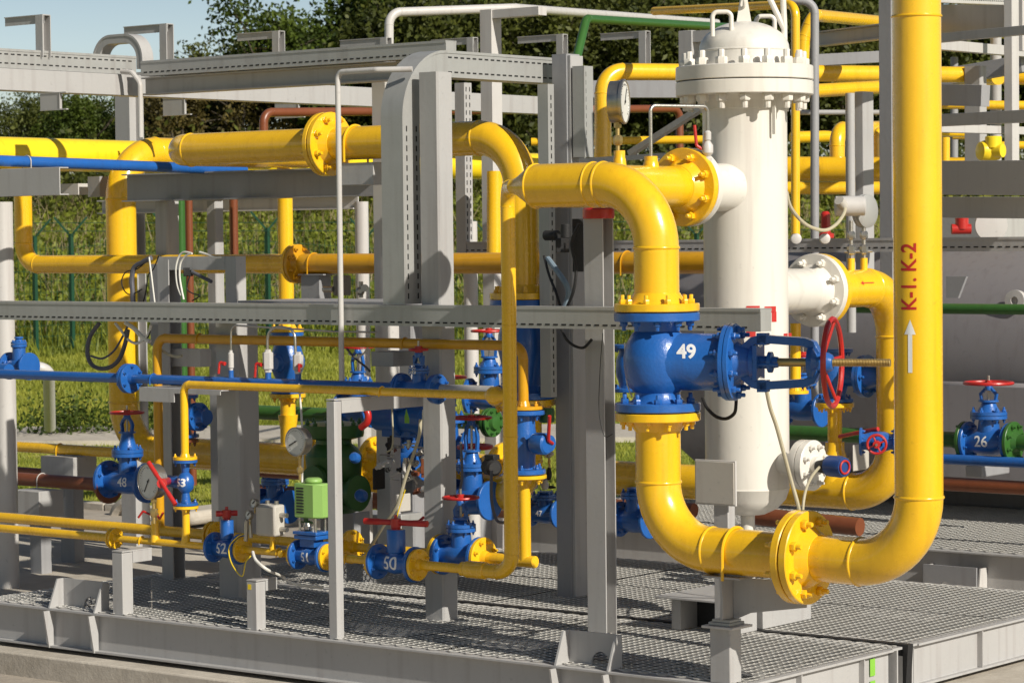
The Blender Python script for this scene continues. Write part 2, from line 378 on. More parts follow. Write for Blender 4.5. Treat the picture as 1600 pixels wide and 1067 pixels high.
def gate_valve(label, c, L, Rf, rb, hb, Rbf, hy, Rw, rot=(0, 0, 0), number=None, num_size=.05, num_at=None, nb=8, mat=None, wmat=None, hs=None, name='gate_valve', group=None, wheel=True, fl_t=None, oval=True, ngap=0, upper=None):
    """local frame: flow along x, stem up z. hb: height of the bonnet flange, hy: height of the handwheel"""
    mat = mat or BLU; wmat = wmat or RED; t = fl_t or Rf*.2
    T = Thing(name, label, 'valve', c, group, rot=rot)
    mb = MB(); e = Rf*.03; h = L/2
    mb.lathe([(Rf-e, -h), (Rf, -h+e), (Rf, -h+t-e), (Rf-e, -h+t), (rb*.85, -h+t+e), (rb*.8, -h+t*2), (rb, -h*.35), (rb*1.03, 0), (rb, h*.35), (rb*.8, h-t*2), (rb*.85, h-t-e), (Rf-e, h-t), (Rf, h-t+e), (Rf, h-e), (Rf-e, h)], (0, 0, 0), X, 36)
    for s in (-1, 1):
        for i in range(nb):
            a = 2*pi*(i+.5)/nb; mb.bolt(V3((s*(h-t), math.cos(a)*Rf*.8, math.sin(a)*Rf*.8)), X*-s, Rf*.085)
    mb.lathe([(rb*.8, 0), (rb*.78, hb*.55), (rb*.72, hb-t), (Rbf, hb-t*.9), (Rbf, hb)], (0, 0, 0), Z, 28)
    body = T.part('body', mb, mat)
    bo = MB(); hs = hs or hb+(hy-hb)*.35; up = upper or Rbf
    bo.lathe([(up, hb+.003), (up, hb+t*.9), (up*.62, hb+t), (up*.45, hb+(hs-hb)*.6), (up*.38, hs-.015), (up*.55, hs-.012), (up*.55, hs)], (0, 0, 0), Z, 24)
    for i in range(6):
        a = 2*pi*(i+.5)/6; p = V3((math.cos(a)*up*.82, math.sin(a)*up*.82, hb+t*.9)); bo.bolt(p, Z, up*.11); bo.bolt(V3((p.x, p.y, hb-t*.9)), -Z, up*.10)
    T.part('bonnet', bo, mat)
    if wheel:
        yo = MB(); yw = up*.42
        for s in (-1, 1):
            yo.sweep([V3((s*yw, 0, hs)), V3((s*yw*1.15, 0, hs+(hy-hs)*.35)), V3((s*yw*.9, 0, hy-.06)), V3((s*yw*.3, 0, hy-.03))], [(-.012, -.007), (.012, -.007), (.012, .007), (-.012, .007)], Y)
        yo.lathe([(.024, 0), (.026, .02), (.02, .035)], (0, 0, hy-.045), Z, 14)
        T.part('yoke', yo, mat)
        T.part('stem', MB().cyl((0, 0, hs-.02), (0, 0, hy+.05), max(.007, Rw*.06), seg=10), STL)
        wo = handwheel(Rw, max(.008, Rw*.075)).build('handwheel', wmat, T.e); wo.location = (0, 0, hy)
    if number:
        vs, fs = textmesh(number, num_size, .0012); na = num_at or (0, 0, 0)
        decal(vs, fs, TXT, V3(na), X, Z, T.e, None, mb, name='number')
    return T
def plug_valve(label, c, L, Rf, rb, hn, rn, bar, rot=(0, 0, 0), number=None, num_size=.05, nb=6, mat=None, group=None, barang=0, bart=.014, tilt=0, name='ball_valve', yellow=True, num_at=None, collar=True):
    """short flanged body with a round neck hn high and a red T-bar of half-length bar"""
    mat = mat or BLU; T = Thing(name, label, 'valve', c, group, rot=rot); h = L/2; t = Rf*.22; e = Rf*.04
    mb = MB(); mb.lathe([(Rf-e, -h), (Rf, -h+e), (Rf, -h+t-e), (Rf-e, -h+t), (rb*.8, -h+t+e), (rb*.82, -h*.45), (rb, 0), (rb*.82, h*.45), (rb*.8, h-t-e), (Rf-e, h-t), (Rf, h-t+e), (Rf, h-e), (Rf-e, h)], (0, 0, 0), X, 32)
    for s in (-1, 1):
        for i in range(nb): a = 2*pi*(i+.5)/nb; mb.bolt(V3((s*(h-t), math.cos(a)*Rf*.76, math.sin(a)*Rf*.76)), X*-s, Rf*.10)
    T.part('body', mb, mat)
    nk = MB().lathe([(rn*.8, rb*.3), (rn*.85, rb*.9), (rn, rb*1.0), (rn, hn-.004), (rn*.96, hn)], (0, 0, 0), Z, 28); T.part('neck', nk, mat)
    if bar:
        ha = MB(); ha.lathe([(rn*.55, hn), (rn*.5, hn+.012), (rn*.35, hn+.02)], (0, 0, 0), Z, 16); d = V3((math.cos(barang), math.sin(barang), tilt)).normalized(); zc = Z*(hn+.02+bart)
        ha.tube([zc-d*bar, zc-d*bar*.55], bart*1.0, 0, 12, 0); ha.tube([zc-d*bar*.55, zc+d*bar*.55], bart*.92, 0, 12, 0); ha.tube([zc+d*bar*.55, zc+d*bar], bart, 0, 12, 0)
        ha.lathe([(bart*1.6, 0), (bart*1.7, bart), (bart*1.6, bart*2.6), (bart*.6, bart*2.8), (bart*.5, bart*3.8)], Z*(hn+.012), Z, 12)
        T.part('handle', ha, RED)
    if number:
        vs, fs = textmesh(number, num_size, .0012); decal(vs, fs, TXT, V3(num_at or (0, 0, 0)), X, Z, T.e, None, mb, name='number')
    return T
def gauge(label, c, R, normal, drop, stem=.0, depth=.05, needle=.6, face=None, col=None, group=None, mat=None):
    """dial gauge, centre c, face towards normal, stem down by drop"""
    T = Thing('pressure_gauge', label, 'gauge', V3(c)-Z*drop, group); n = V3(normal).normalized(); c = V3(c)
    T.part('case', MB().lathe([(R*.80, -depth), (R*.93, -depth*.95), (R*.93, -depth*.15), (R*1.0, -depth*.12), (R, .004), (R*.93, .008), (R*.92, 0)], c, n, 40), mat or STL)
    fp = T.part('dial', MB().lathe([(R*.92, .0005), (R*.92, .0015)], c, n, 40), face or FAC)
    x = Z.cross(n).normalized(); y = n.cross(x); mk = MB()
    for k in range(25):
        a = math.radians(-135+270*k/24); d = y*math.cos(a)+x*math.sin(a); l = .12 if k % 6 == 0 else .06
        mk.bar(c+n*.003+d*R*.80, c+n*.003+d*R*(.80-l), .0022, .0008, n)
    T.part('scale', mk, BLK, parent=fp)
    a = needle; d = y*math.cos(a)+x*math.sin(a); T.part('needle', MB().bar(c+n*.005-d*R*.15, c+n*.005+d*R*.68, .0015, .006, n).lathe([(R*.06, 0), (R*.06, .004)], c+n*.004, n, 10), BLK, parent=fp)
    st = MB().cyl(c-n*depth*.5-Z*R*.85, c-n*depth*.5-Z*drop, R*.10, seg=10)
    st.lathe([(R*.17, 0), (R*.17, R*.25)], c-n*depth*.5-Z*(R*1.15), Z, 6); st.lathe([(R*.15, 0), (R*.22, R*.1), (R*.22, R*.35), (R*.15, R*.45)], c-n*depth*.5-Z*(R+(drop-R)*.72), Z, 6)
    T.part('stem', st, BRS if mat is None else STL); return T
def cable(label, pts, r, mat, name='cable', group=None, n=10):
    P = [V3(p) for p in pts]; out = []
    for i in range(len(P)-1):
        p0 = P[max(0, i-1)]; p1 = P[i]; p2 = P[i+1]; p3 = P[min(len(P)-1, i+2)]
        for k in range(n):
            t = k/n; out.append(.5*((2*p1)+(p2-p0)*t+(2*p0-5*p1+4*p2-p3)*t*t+(3*p1-p0-3*p2+p3)*t**3))
    out.append(P[-1]); mb = MB().tube(out, r, 0, 8)
    return single(name, label, 'hose' if name == 'hose' else 'cable', mb, mat, group)
def grating(label, u0, u1, v0, v1, z, LW=.112, SW=.049, group=None, nm='walkway_grating', hole=None):
    st = LW/8; nu = int((u1-u0)/st); nv = int((v1-v0)/(SW/2)); vs = []; fs = []
    u = u0+np.arange(nu+1)*st; wv = np.clip(np.cos(2*pi*(u-u0)/LW)*1.25, -1, 1)
    wd, th = .0115, .003
    V = []; Fc = []
    for j in range(nv):
        base = v0+(j+.5)*SW/2; s = 1 if j % 2 == 0 else -1
        vc = base+s*wv*SW/4
        tilt = .001
        a = np.stack([u, vc-wd/2, np.full_like(u, z+tilt-th)], 1); b = np.stack([u, vc-wd/2, np.full_like(u, z+tilt)], 1)
        c = np.stack([u, vc+wd/2, np.full_like(u, z-tilt)], 1); d = np.stack([u, vc+wd/2, np.full_like(u, z-tilt-th)], 1)
        V.append(np.stack([a, b, c, d], 1).reshape(-1, 3)); o = j*(nu+1)*4; i = np.arange(nu)*4+o
        for p, q in ((1, 2), (0, 1), (2, 3), (3, 0)): Fc.append(np.stack([i+p, i+4+p, i+4+q, i+q], 1))
    V = np.concatenate(V); Fc = np.concatenate(Fc)
    me = bpy.data.meshes.new(nm); me.vertices.add(len(V)); me.vertices.foreach_set('co', V.astype(np.float32).ravel())
    me.loops.add(Fc.size); me.loops.foreach_set('vertex_index', Fc[:, ::-1].astype(np.int32).ravel()); me.polygons.add(len(Fc)); me.polygons.foreach_set('loop_start', np.arange(0, Fc.size, 4, dtype=np.int32)); me.polygons.foreach_set('loop_total', np.full(len(Fc), 4, dtype=np.int32))
    me.update(calc_edges=True); me.materials.append(GRT); o = bpy.data.objects.new(nm, me); COL.objects.link(o)
    if label: tag(o, label, 'grating', group)
    return o
def tray(label, pts, w, h, side, slots=(), R=0, mat=None, lid=True, group=None, name='cable_tray', pitch=.056, extra=None, lidup=None):
    """closed cable tray: w along side, h across; slots = list of (a sign, offset across) on the two side faces"""
    mat = mat or GAL; T = Thing(name, label, 'cable tray', pts[0], group); P = [V3(p) for p in pts]; side = V3(side).normalized()
    path = arcpts(P, R) if R else P
    a, b = w/2, h/2
    T.part('channel', MB().sweep(path, [(-a, -b), (a, -b), (a, b), (-a, b)], side), mat)
    if lid:
        l = .012
        T.part('lid', MB().sweep(path, [(-a-.004, b-l), (-a-.001, b-l), (-a-.001, b+.001), (a+.001, b+.001), (a+.001, b-l), (a+.004, b-l), (a+.004, b+.004), (-a-.004, b+.004)], side), mat)
    sm = MB(); n = 0
    for i in range(len(P)-1):
        d = P[i+1]-P[i]; t = d.normalized(); nn = t.cross(side); L = d.length; s0 = (R*1.05 if i else .03); s1 = L-(R*1.05 if i < len(P)-2 else .03)
        k = s0
        while k < s1-pitch*.6:
            for sg, off in slots:
                c = P[i]+t*(k+pitch*.3)+side*(sg*a)+nn*off; e = t*(pitch*.29); hh = nn*.0045; o = side*(sg*.0016)
                sm.prism([(-pitch*.29, -.0045), (pitch*.29, -.0045), (pitch*.29, .0045), (-pitch*.29, .0045)], c-side*(sg*.002), t, nn, side*(sg*.0035))
            k += pitch
    if sm.v: T.part('slot_shade_plates', sm, DRK)  # dark plates on the face stand in for the shadowed openings
    return T
def column(label, u, v, z0, z1, wu, wv, mat=None, kind='box', name='steel_column', group=None, cap=True, base=True, seam=True):
    T = Thing(name, label, 'column', (u, v, z0), group); mb = MB()
    if kind == 'box': 
        c = min(wu, wv)*.08; a, b = wu/2, wv/2
        mb.prism([(-a+c, -b), (a-c, -b), (a, -b+c), (a, b-c), (a-c, b), (-a+c, b), (-a, b-c), (-a, -b+c)], (u, v, z0), X, Y, Z*(z1-z0))
    elif kind == 'round': mb.lathe([(wu/2, 0), (wu/2, z1-z0)], (u, v, z0), Z, 32)
    elif kind == 'H': mb.prism(IB(wv, wu, .011), (u, v, z0), X, Y, Z*(z1-z0))       # flanges face -y / +y
    elif kind == 'Hx': mb.prism([(b_, a_) for a_, b_ in IB(wu, wv, .011)][::-1], (u, v, z0), X, Y, Z*(z1-z0))
    elif kind == 'Cx': mb.prism([(a_, b_) for a_, b_ in CH(wv, wu, .008)], (u, v, z0), X, Y, Z*(z1-z0))
    T.part('shaft', mb, mat or GRY)
    if base: T.part('base_plate', MB().box((u-wu*.8, v-wv*.8, z0), (u+wu*.8, v+wv*.8, z0+.012)), mat or GRY)
    return T

# ------------------------------------------------------------------ skids
GZ = -.40
def lug(T, u0, u1, v, z=0, h=.17):
    mb = MB(); n = 14; w_ = u1-u0; hr = .062; cx = w_*.62
    poly = [(0, 0), (cx-hr, 0)]+[(cx-hr*math.cos(pi*k/n), hr*1.2*math.sin(pi*k/n)) for k in range(1, n)]+[(cx+hr, 0), (w_, 0), (w_, h), (0, h)]
    mb.prism(poly, (u0, v+.115, z+.001), X, Z, Y*.012)
    T.part('lifting_plate', mb, GRY)
    for u in (u0, u1):
        g = MB().prism([(.0, 0), (.115, 0), (.115, h), (.07, h)], (u-.006, v, z+.001), Y, Z, X*.012)
        g.prism([(-.005, -.235), (.03, -.235), (.03, -.013), (-.045, -.013)], (u-.006, v, z), Y, Z, X*.012)
        T.part('gusset', g, GRY)
U0, VB = -5.62, 1.55
T = Thing('skid_frame', 'grey steel skid frame on the concrete plinth carrying the front row of numbered valves', 'skid frame', (-2.8, .8, -.25))
def skid(T, u0, u1, v0, v1, z=0, h=.235, right=True, mat=GRY):
    g = .045
    fb = MB(); ibeam(fb, (u0, v0+.05, z-h/2), (u1, v0+.05, z-h/2), h, .10, Z, .013); T.part('front_beam', fb, mat, bev=.002)
    bb = MB(); ibeam(bb, (u0, v1-.05, z-h/2), (u1, v1-.05, z-h/2), h, .10, Z, .013); T.part('back_beam', bb, mat)
    for u, s in ((u0+.03, 1), (u1-.03, -1)):
        sb = MB(); ibeam(sb, (u, v0+.102, z-h/2-.0005), (u, v1-.102, z-h/2-.0005), h-.003, .08, Z, .013); T.part('side_beam', sb, mat, bev=.002)
    dk = MB(); dk.box((u0+.08, v0+.11, z-h+.01), (u1-.08, v1-.11, z-h+.014)); T.part('floor_plate', dk, DRK)  # added near-black plate, shade below the grating put into its colour
    k = u0+.8
    while k < u1-.3:
        ib = MB(); ibeam(ib, (k, v0+.06, z-.16), (k, v1-.06, z-.16), .10, .06, Z, .008); T.part('cross_beam', ib, DRK); k += .95  # beams blackened so sunlight through the grating does not show
skid(T, U0, 0, 0, VB)
uA = [PV(p, 945, 0).x for p in (76, 146, 866, 948)]
lug(T, uA[0], uA[1], 0); lug(T, uA[2], uA[3], 0)
for y_ in (.55, 1.15): T.part('stiffener', MB().prism([(0, -.218), (.035, -.218), (.035, -.018), (0, -.018)], (-.026, y_, 0), X, Z, Y*.01), GRY)
for a_, b_ in ((U0+.01, -3.62), (-3.61, -1.905), (-1.895, -.012)): grating('expanded metal walkway sheet of the front skid under the valve row', a_, b_, .035, VB-.02, .007+random.uniform(0, .003), group='walkway sheets of the front skid')
T2 = Thing('skid_frame', 'grey steel skid frame right behind the black rubber joint, under the tall white vessel', 'skid frame', (-2.8, 2.6, -.25))
VC = 3.92
skid(T2, U0+.3, -.0, VB+.058, VC)
for y_ in (2.4, 3.2): T2.part('stiffener', MB().prism([(0, -.218), (.035, -.218), (.035, -.018), (0, -.018)], (-.026, y_, 0), X, Z, Y*.01), GRY)
for a_, b_ in ((U0+.3, -2.9), (-2.89, -1.0), (-.99, -.012)):
    for c_, d_ in ((VB+.09, 2.74), (2.75, VC-.02)): grating('expanded metal walkway sheet of the second skid beyond the black joint strip', a_, b_, c_, d_, .007+random.uniform(0, .003), group='walkway sheets of the second skid')
jb = MB(); zt = .012
jb.box((-3.9, VB+.004, -.05), (.0, VB+.054, zt)); jb.prism([(.0005, zt), (.0005, -.26), (.016, -.26), (.034, zt)], (-.0, VB+.002, 0), X, Z, Y*.054)
single('joint_strip', 'black rubber strip closing the gap between the two skids', 'strip', jb, BLK)
T3 = Thing('skid_frame', 'grey steel skid frame far right behind, with a lifting bracket on its front web', 'skid frame', (-2, 6.5, -.25))
skid(T3, -6.2, 3.5, 5.5, 8.3, .0, .30)
l0, l1 = PV(1447, 900, 5.44).x, PV(1530, 900, 5.44).x
mb = MB(); n = 12; w_ = l1-l0
mb.prism([(0, -.29), (.12, -.29)]+[(.17-.05*math.cos(pi*k/n), -.29+.07*math.sin(pi*k/n)+.02) for k in range(n+1)]+[(.22, -.29), (w_, -.29), (w_, -.09), (0, -.09)], (l0, 5.40, .0), X, Z, Y*.014)
T3.part('lifting_plate', mb, GRD)
for u in (l0, l1): T3.part('gusset', MB().prism([(0, -.29), (.12, -.29), (.12, -.10), (.03, -.10)], (u-.006, 5.42, 0), Y, Z, X*.012), WHG)
grating('expanded metal walkway sheet on the far skid at the right', -6.1, 3.4, 5.55, 8.2, .009)
single('reflective_sticker', 'lime and green striped sticker on the right end of the front skid', 'sticker', MB().box((-.0165, VB-.30, -.12), (-.0160, VB-.25, -.03)).box((-.0165, VB-.30, -.20), (-.0160, VB-.25, -.145)), LIM)
# plinths and ground
def kind(o, k='structure'): o['kind'] = k; return o
mb = MB(); mb.box((-14, -.14, GZ-.3), (1.2, VC+.3, -.262)); kind(single('concrete_plinth', 'pale concrete plinth under the skids', 'plinth', mb, CONC, bev=.012))
kind(single('concrete_plinth', 'concrete plinth under the far skid', 'plinth', MB().box((-6.6, 5.2, GZ-.3), (3.9, 8.8, -.302)), CONC, bev=.012))
fwh = V3((fw.x, fw.y, 0)).normalized(); rth = V3((fwh.y, -fwh.x, 0))
def tz(D, s=0):
    if D < 38: z = GZ
    elif D < 50: z = GZ+(D-38)*.042
    elif D < 75: z = GZ+.504+(D-50)*.125
    else: z = GZ+3.63+min(D-75, 60)*.03
    return z+(.10*math.sin(s*.31+D*.2)+.07*math.sin(s*.83-D*.13))*min(1, max(0, (D-38)/10))
mb = MB(); Ds = [-40, 0, 10, 20, 24, 28, 31, 34, 36, 38]+list(np.arange(39, 80, 1.))+[82, 85, 90, 100, 120, 160, 240, 500]; Ss = list(np.arange(-400, -40, 40))+list(np.arange(-40, 41, 1.25))+list(np.arange(60, 401, 40))
for D in Ds:
    for s_ in Ss: p = CAM+fwh*D+rth*s_; mb.v.append((p.x, p.y, tz(D, s_)-.02))
nS = len(Ss)
for i in range(len(Ds)-1):
    for j in range(nS-1): mb.f.append((i*nS+j, i*nS+j+1, (i+1)*nS+j+1, (i+1)*nS+j))
kind(mb.build('ground', GRASSM))['label'] = 'grassy ground rising to a hillside'
# paving close to the plant, with a kerb against the lawn
kind(single('paving', None, None, MB().prism([(-30, -9), (30, -9), (30, 7.), (-30, 7.)], (0, 0, GZ-.3), X, Y, Z*.3), CONC2))
mb = MB()
for k in range(16):
    if k*1.0-20 < -7.6: mb.box((-20+k*1.0, 7.0, GZ-.2), (-20+k*1.0+.985, 7.12, GZ+.07))
kind(single('kerb', None, None, mb, CONC, bev=.01))
a, b = CAM+fwh*35.8, CAM+fwh*38.0
mb = MB(); q = [CAM+fwh*35.3-rth*14, CAM+fwh*34.2+rth*3, CAM+fwh*36.6+rth*3, CAM+fwh*38.2-rth*14]
mb.prism([(p.x, p.y) for p in q], (0, 0, GZ-.2), X, Y, Z*.245); kind(single('path', None, None, mb, CONC))

# ------------------------------------------------------------------ front row of small pipes
FR = .32
RU = lambda px: PV(px, 860, FR).x
RZ = .405
z605 = 1.345
r1 = .021
u52, u51, u50 = RU(355), RU(487), RU(619)
d52, d51, d50 = .115, .115, .145
t53 = RU(290)
# lower row, left stretch
pipe('thin yellow pipe of the front row entering from the left edge of the photo', [(-8.5, FR, RZ), (RU(178), FR, RZ)], .026, 0, flanges=[((RU(178), FR, RZ), -X, .062, .014, 4)], seg=16)
pipe('thin yellow pipe between the small left flange and valve 52, rising tee included', [(RU(179.5), FR, RZ), (u52-d52, FR, RZ)], r1, 0, seg=16, flanges=[((RU(179.5), FR, RZ), X, .062, .014, 4)],
     clamps=[((RU(222), FR, RZ), X)], bossess=[((RU(243), FR, RZ), Z, .024, .13), ((RU(290), FR, RZ), Z, r1, .10)])
def fl2(u0, u1, z=RZ, Rf=.075, t=.017, n=6): return [((u0, FR, z), X, Rf, t, n), ((u1, FR, z), -X, Rf, t, n)]
T = pipe('thin yellow pipe between valves 52 and 51 with a clamp and a short tapping', [(u52+d52, FR, RZ), (u51-d51, FR, RZ)], r1, 0, seg=16, flanges=fl2(u52+d52, u51-d51), clamps=[((RU(436), FR, RZ), X)], bossess=[((RU(426), FR, RZ), Z, .016, .10), ((RU(447), FR, RZ), -Y, .02, .05)])
pipe('thin yellow pipe between valves 51 and 50 passing behind the white bracket post', [(u51+d51, FR, RZ), (u50-d50, FR, RZ)], .023, 0, seg=16, flanges=[((u51+d51, FR, RZ), X, .075, .017, 6), ((u50-d50, FR, RZ), -X, .088, .02, 6)], clamps=[((RU(543), FR, RZ), X)])
uv = PV(795, 500, FR).x
uvb = PV(800, 890, FR).x
uv = (uv+uvb)/2
zT = PV(800, 290, FR).z
mb_u = [(RU(735), FR, RZ), (uv, FR, RZ), (uv, FR, 2.42), (uv+.2, FR, 2.44)]
pipe('thin yellow pipe from valve 50 into the reducer', [(u50+d50, FR, RZ), (RU(728), FR, RZ)], .0265, 0, seg=16, flanges=[((u50+d50, FR, RZ), X, .088, .02, 6)])
T = pipe('slim yellow riser beside valve 50 climbing to the big front elbow', [(RU(722), FR, RZ), (RU(726), FR, RZ), (uv, FR, RZ), (uv, FR, 2.447), (PV(799, 288, .06).x+.02, .06, 2.447)], .0395, .10, seg=24)
T.part('coupling', MB().lathe([(.0265, -.02), (.044, 0), (.047, .01), (.047, .13), (.041, .135)], (RU(729), FR, RZ), X, 24), YEL)
for zz in (1.72, 1.13): T.part('weld_seam', MB().torus((uv, FR, PV(795, 0, FR).z-9+9 if 0 else zz), Z, .0390, .003, 28, 6), YEL)
# y605 pipe with drop to valve 53
u292 = PV(288, 640, FR).x
r605 = .0235
z53t, z53b = PV(290, 718, FR).z, PV(290, 790, FR).z
pipe('yellow pipe above valve 53 running right to the slim riser', [(u292, FR, z53t), (u292, FR, z605), (uv-.05, FR, z605)], r605, .045, seg=18, flanges=[((u292, FR, z53t), Z, .072, .018, 4)], clamps=[((PV(597, 610, FR).x, FR, z605), X)])
Tt = T.part('branch_tee', MB().lathe([(.026, 0), (.046, .03), (.050, .05), (.050, .075), (.034, .10), (.034, .16)], (uv-.155, FR, z605), X, 20).torus((uv-.12, FR, z605), X, .040, .009, 20, 6, 0, 2*pi), YEL)
pipe('short yellow drop pipe under valve 53', [(u292, FR, z53b), (u292, FR, RZ+.015)], .0225, 0, seg=18, flanges=[((u292, FR, z53b), -Z, .075, .016, 4)], bead=0)
# valve 53: vertical flow, bonnet to -x with a big red bar
T = Thing('globe_valve', 'blue valve 53 on a vertical pipe with a long slanting red bar', 'valve', (u292, FR, (z53t+z53b)/2)); zc = (z53t+z53b)/2; hh = (z53t-z53b)/2-.002
mb = MB(); mb.lathe([(.070, -hh), (.072, -hh+.002), (.072, -hh+.015), (.03, -hh+.017), (.022, -hh*.45), (.046, -.035), (.052, 0), (.046, .035), (.022, hh*.45), (.03, hh-.017), (.072, hh-.015), (.072, hh-.002), (.070, hh)], (u292, FR, zc), Z, 28)
for s in (-1, 1):
    for i in range(4): a = 2*pi*(i+.5)/4; mb.bolt(V3((u292+math.cos(a)*.055, FR+math.sin(a)*.055, zc+s*(hh-.016))), Z*-s, .009)
mb.cyl((u292, FR, zc), (u292-.14, FR, zc+.005), .040, .034, 24)
T.part('body', mb, BLU)
vs, fs = textmesh('53', .064, .002); decal(vs, fs, TXT, (u292+.008, FR, zc+.002), X, Z, T.e, T.loc, mb, name='number')
hb = MB(); pc = (a+b)/2 if False else PV(253, 755, .09); hb.cyl(V3((u292-.14, FR, zc+.005)), pc, .024, .024, 14); dd = V3((.40, -.10, -.80)).normalized()
a = PV(232, 722, .06); b = PV(274, 788, .06); hb.tube([a, a+(b-a)*.3], .014, 0, 12); hb.tube([a+(b-a)*.3, a+(b-a)*.72], .012, 0, 12); hb.tube([a+(b-a)*.72, b], .014, 0, 12); hb.cyl((a+b)/2, pc, .03, .026, 12)
T.part('handle', hb, RED)
gauge('pressure gauge with grey dial beside valve 53', PV(232, 752, .18), .108, (-.15, -.95, 0), .25, depth=.07, needle=-2.6, col=None)
# the row's valves
plug_valve('blue valve 52 with a stub red bar, leftmost of the front row', (u52, FR, RZ), 2*d52-.004, .088, .058, .165, .040, .062, number='52', num_size=.085, barang=.9, bart=.017, num_at=(0, 0, 0))
T51 = plug_valve('blue valve 51 under the light green actuator', (u51, FR, RZ), 2*d51-.004, .085, .056, .12, .03, 0, number='51', num_size=.072, num_at=(-.006, 0, -.008))
T51.part('bonnet', MB().box((-.085, -.055, .095), (.085, .055, .118)).box((-.055, -.04, .05), (.055, .04, .096)).box((-.09, -.06, .121), (.09, .06, .140)), BLU, bev=.003)
plug_valve('blue valve 50 with a long level red bar across its neck', (u50, FR, RZ), 2*d50-.004, .098, .062, .185, .052, .20, number='50', num_size=.10, barang=.18, bart=.018, nb=6)
# light green actuator on valve 51
za = PV(487, 800, FR).z; zb = PV(487, 757, FR).z
T = Thing('valve_actuator', 'light green electric actuator standing on valve 51', 'actuator', (u51, FR, RZ+.14))
ac = MB(); cxx = u51+.01; ac.prism([(-.09, -.055), (.055, -.055), (.095, -.02), (.095, .05), (-.09, .05)], (cxx, FR, PV(487, 808, FR).z), X, Y, Z*.195)
ac.lathe([(.05, 0), (.052, .02), (.035, .03)], (cxx+.01, FR, PV(487, 808, FR).z+.195), Z, 20)
T.part('housing', ac, LGR, bev=.008)
fn = MB()
for k in range(9): fn.box((cxx-.07, FR-.0575, PV(487, 806, FR).z+.02+k*.017), (cxx-.015, FR-.054, PV(487, 806, FR).z+.028+k*.017))
T.part('vent_slats', fn, DRK)
zlo = RZ+.14; zhi = PV(487, 808, FR).z
for dx in (-.06, .06):
    for dy in (-.04, .04): T.part('pillar', MB().cyl((cxx+dx, FR+dy, zlo), (cxx+dx, FR+dy, zhi), .007, seg=10), STL)
T.part('yoke', MB().prism([(-.07, 0), (.0, 0), (-.02, zhi-zlo), (-.08, zhi-zlo)], (cxx, FR+.01, zlo), X, Z, Y*.03).cyl((cxx-.1, FR-.02, zlo+.08), (cxx+.03, FR-.02, zlo+.09), .006).cyl((cxx-.09, FR-.02, zlo+.05), (cxx+.03, FR-.03, zlo+.05), .004), GRN)
T.part('spindle', MB().cyl((cxx, FR, zlo), (cxx, FR, zhi), .012).lathe([(.024, 0), (.024, .03), (.015, .035)], (cxx, FR, zlo+.06), Z, 8).lathe([(.018, 0), (.026, .02), (.02, .04)], (cxx-.01, FR-.03, zlo+.01), Z, 8), STL)
# pale electronics box with two small dials
p = PV(420, 812, .20); T = Thing('junction_box', 'pale positioner box beside the light green actuator with two tiny dials', 'junction box', p)
zb0, zb1 = PV(420, 838, .2).z, PV(420, 789, .2).z; ub0, ub1 = PV(399, 812, .2).x, PV(429, 812, .2).x
T.part('case', MB().box((ub0, .2, zb0), (ub1, .29, zb1)), BOX, bev=.012); T.part('lid', MB().box((ub0+.012, .192, zb0+.012), (ub1-.012, .2-.0005, zb1-.012)), BOX, bev=.006)
for q_ in (.04, .12): T.part('cable_gland', MB().cyl((ub1, .25, zb0+q_), (ub1+.05, .25, zb0+q_), .014), STL)
for q_ in (.05, .12): T.part('cable_gland', MB().cyl((ub0+q_, .25, zb1), (ub0+q_, .25, zb1+.02), .012), STL)
for px, py in ((396, 786), (388, 804)): gauge('tiny silver pressure dial at the %s of the pale positioner box' % ('upper left corner' if px == 396 else 'left side'), PV(px, py, .19), .028, (-.1, -1, .1), .06, depth=.02, needle=.8)
single('pneumatic_manifold', 'small steel manifold block hung below the tiny dials', 'manifold', MB().box(PV(381, 835, .23), PV(392, 815, .27)).cyl(PV(384, 845, .24), PV(386, 812, .24), .012).cyl(PV(392, 840, .24), PV(391, 808, .24), .010), STL, bev=.003)

# posts of the front row
def arm_post(label, px, pytop, pxarm, h=.09, t=.055, v0=.035, zt=None, plate=True):
    u = PV(px, 950, v0+.03).x; zt = zt if zt is not None else PV(px, pytop, v0+.03).z
    T = Thing('pipe_support', label, 'pipe support', (u, v0+.03, 0)); w_ = t
    T.part('post', MB().box((u-w_/2, v0, .0), (u+w_/2, v0+w_, zt-.012)), GRY, bev=.003)
    v1 = PU(pxarm, pytop, u).y
    a = MB(); a.box((u-w_/2, v0-.001, zt-.008), (u+w_/2+.003, v1, zt)); a.box((u+w_/2-.006, v0+w_+.001, zt-h*.75), (u+w_/2+.002, v1, zt-.0085)); 
    T.part('bracket_arm', a, GRY, bev=.001); 
    for k in (.3, .62, .86): T.part('bolt', MB().bolt(V3((u, v0+(v1-v0)*k, zt-.009)), -Z, .010), STL)
    return T
arm_post('short grey post under the small flange at the left of the front row', 190, 855, 229, t=.085, h=.10, zt=RZ-.028)
arm_post('short grey post with the small yellow sticker left of the white bracket post', 399, 905, 425, t=.075, h=.09, zt=PV(399, 905, .06).z)
single('hazard_sticker', 'small yellow square sticker on the short post below the positioner box', 'sticker', MB().box(PV(387, 912, .034), PV(392.5, 921, .0345)), YEB)
arm_post('tall white-grey angle post with a bracket under the yellow pipe', 526, 620, 655, t=.058, h=.105, zt=z605-.03)
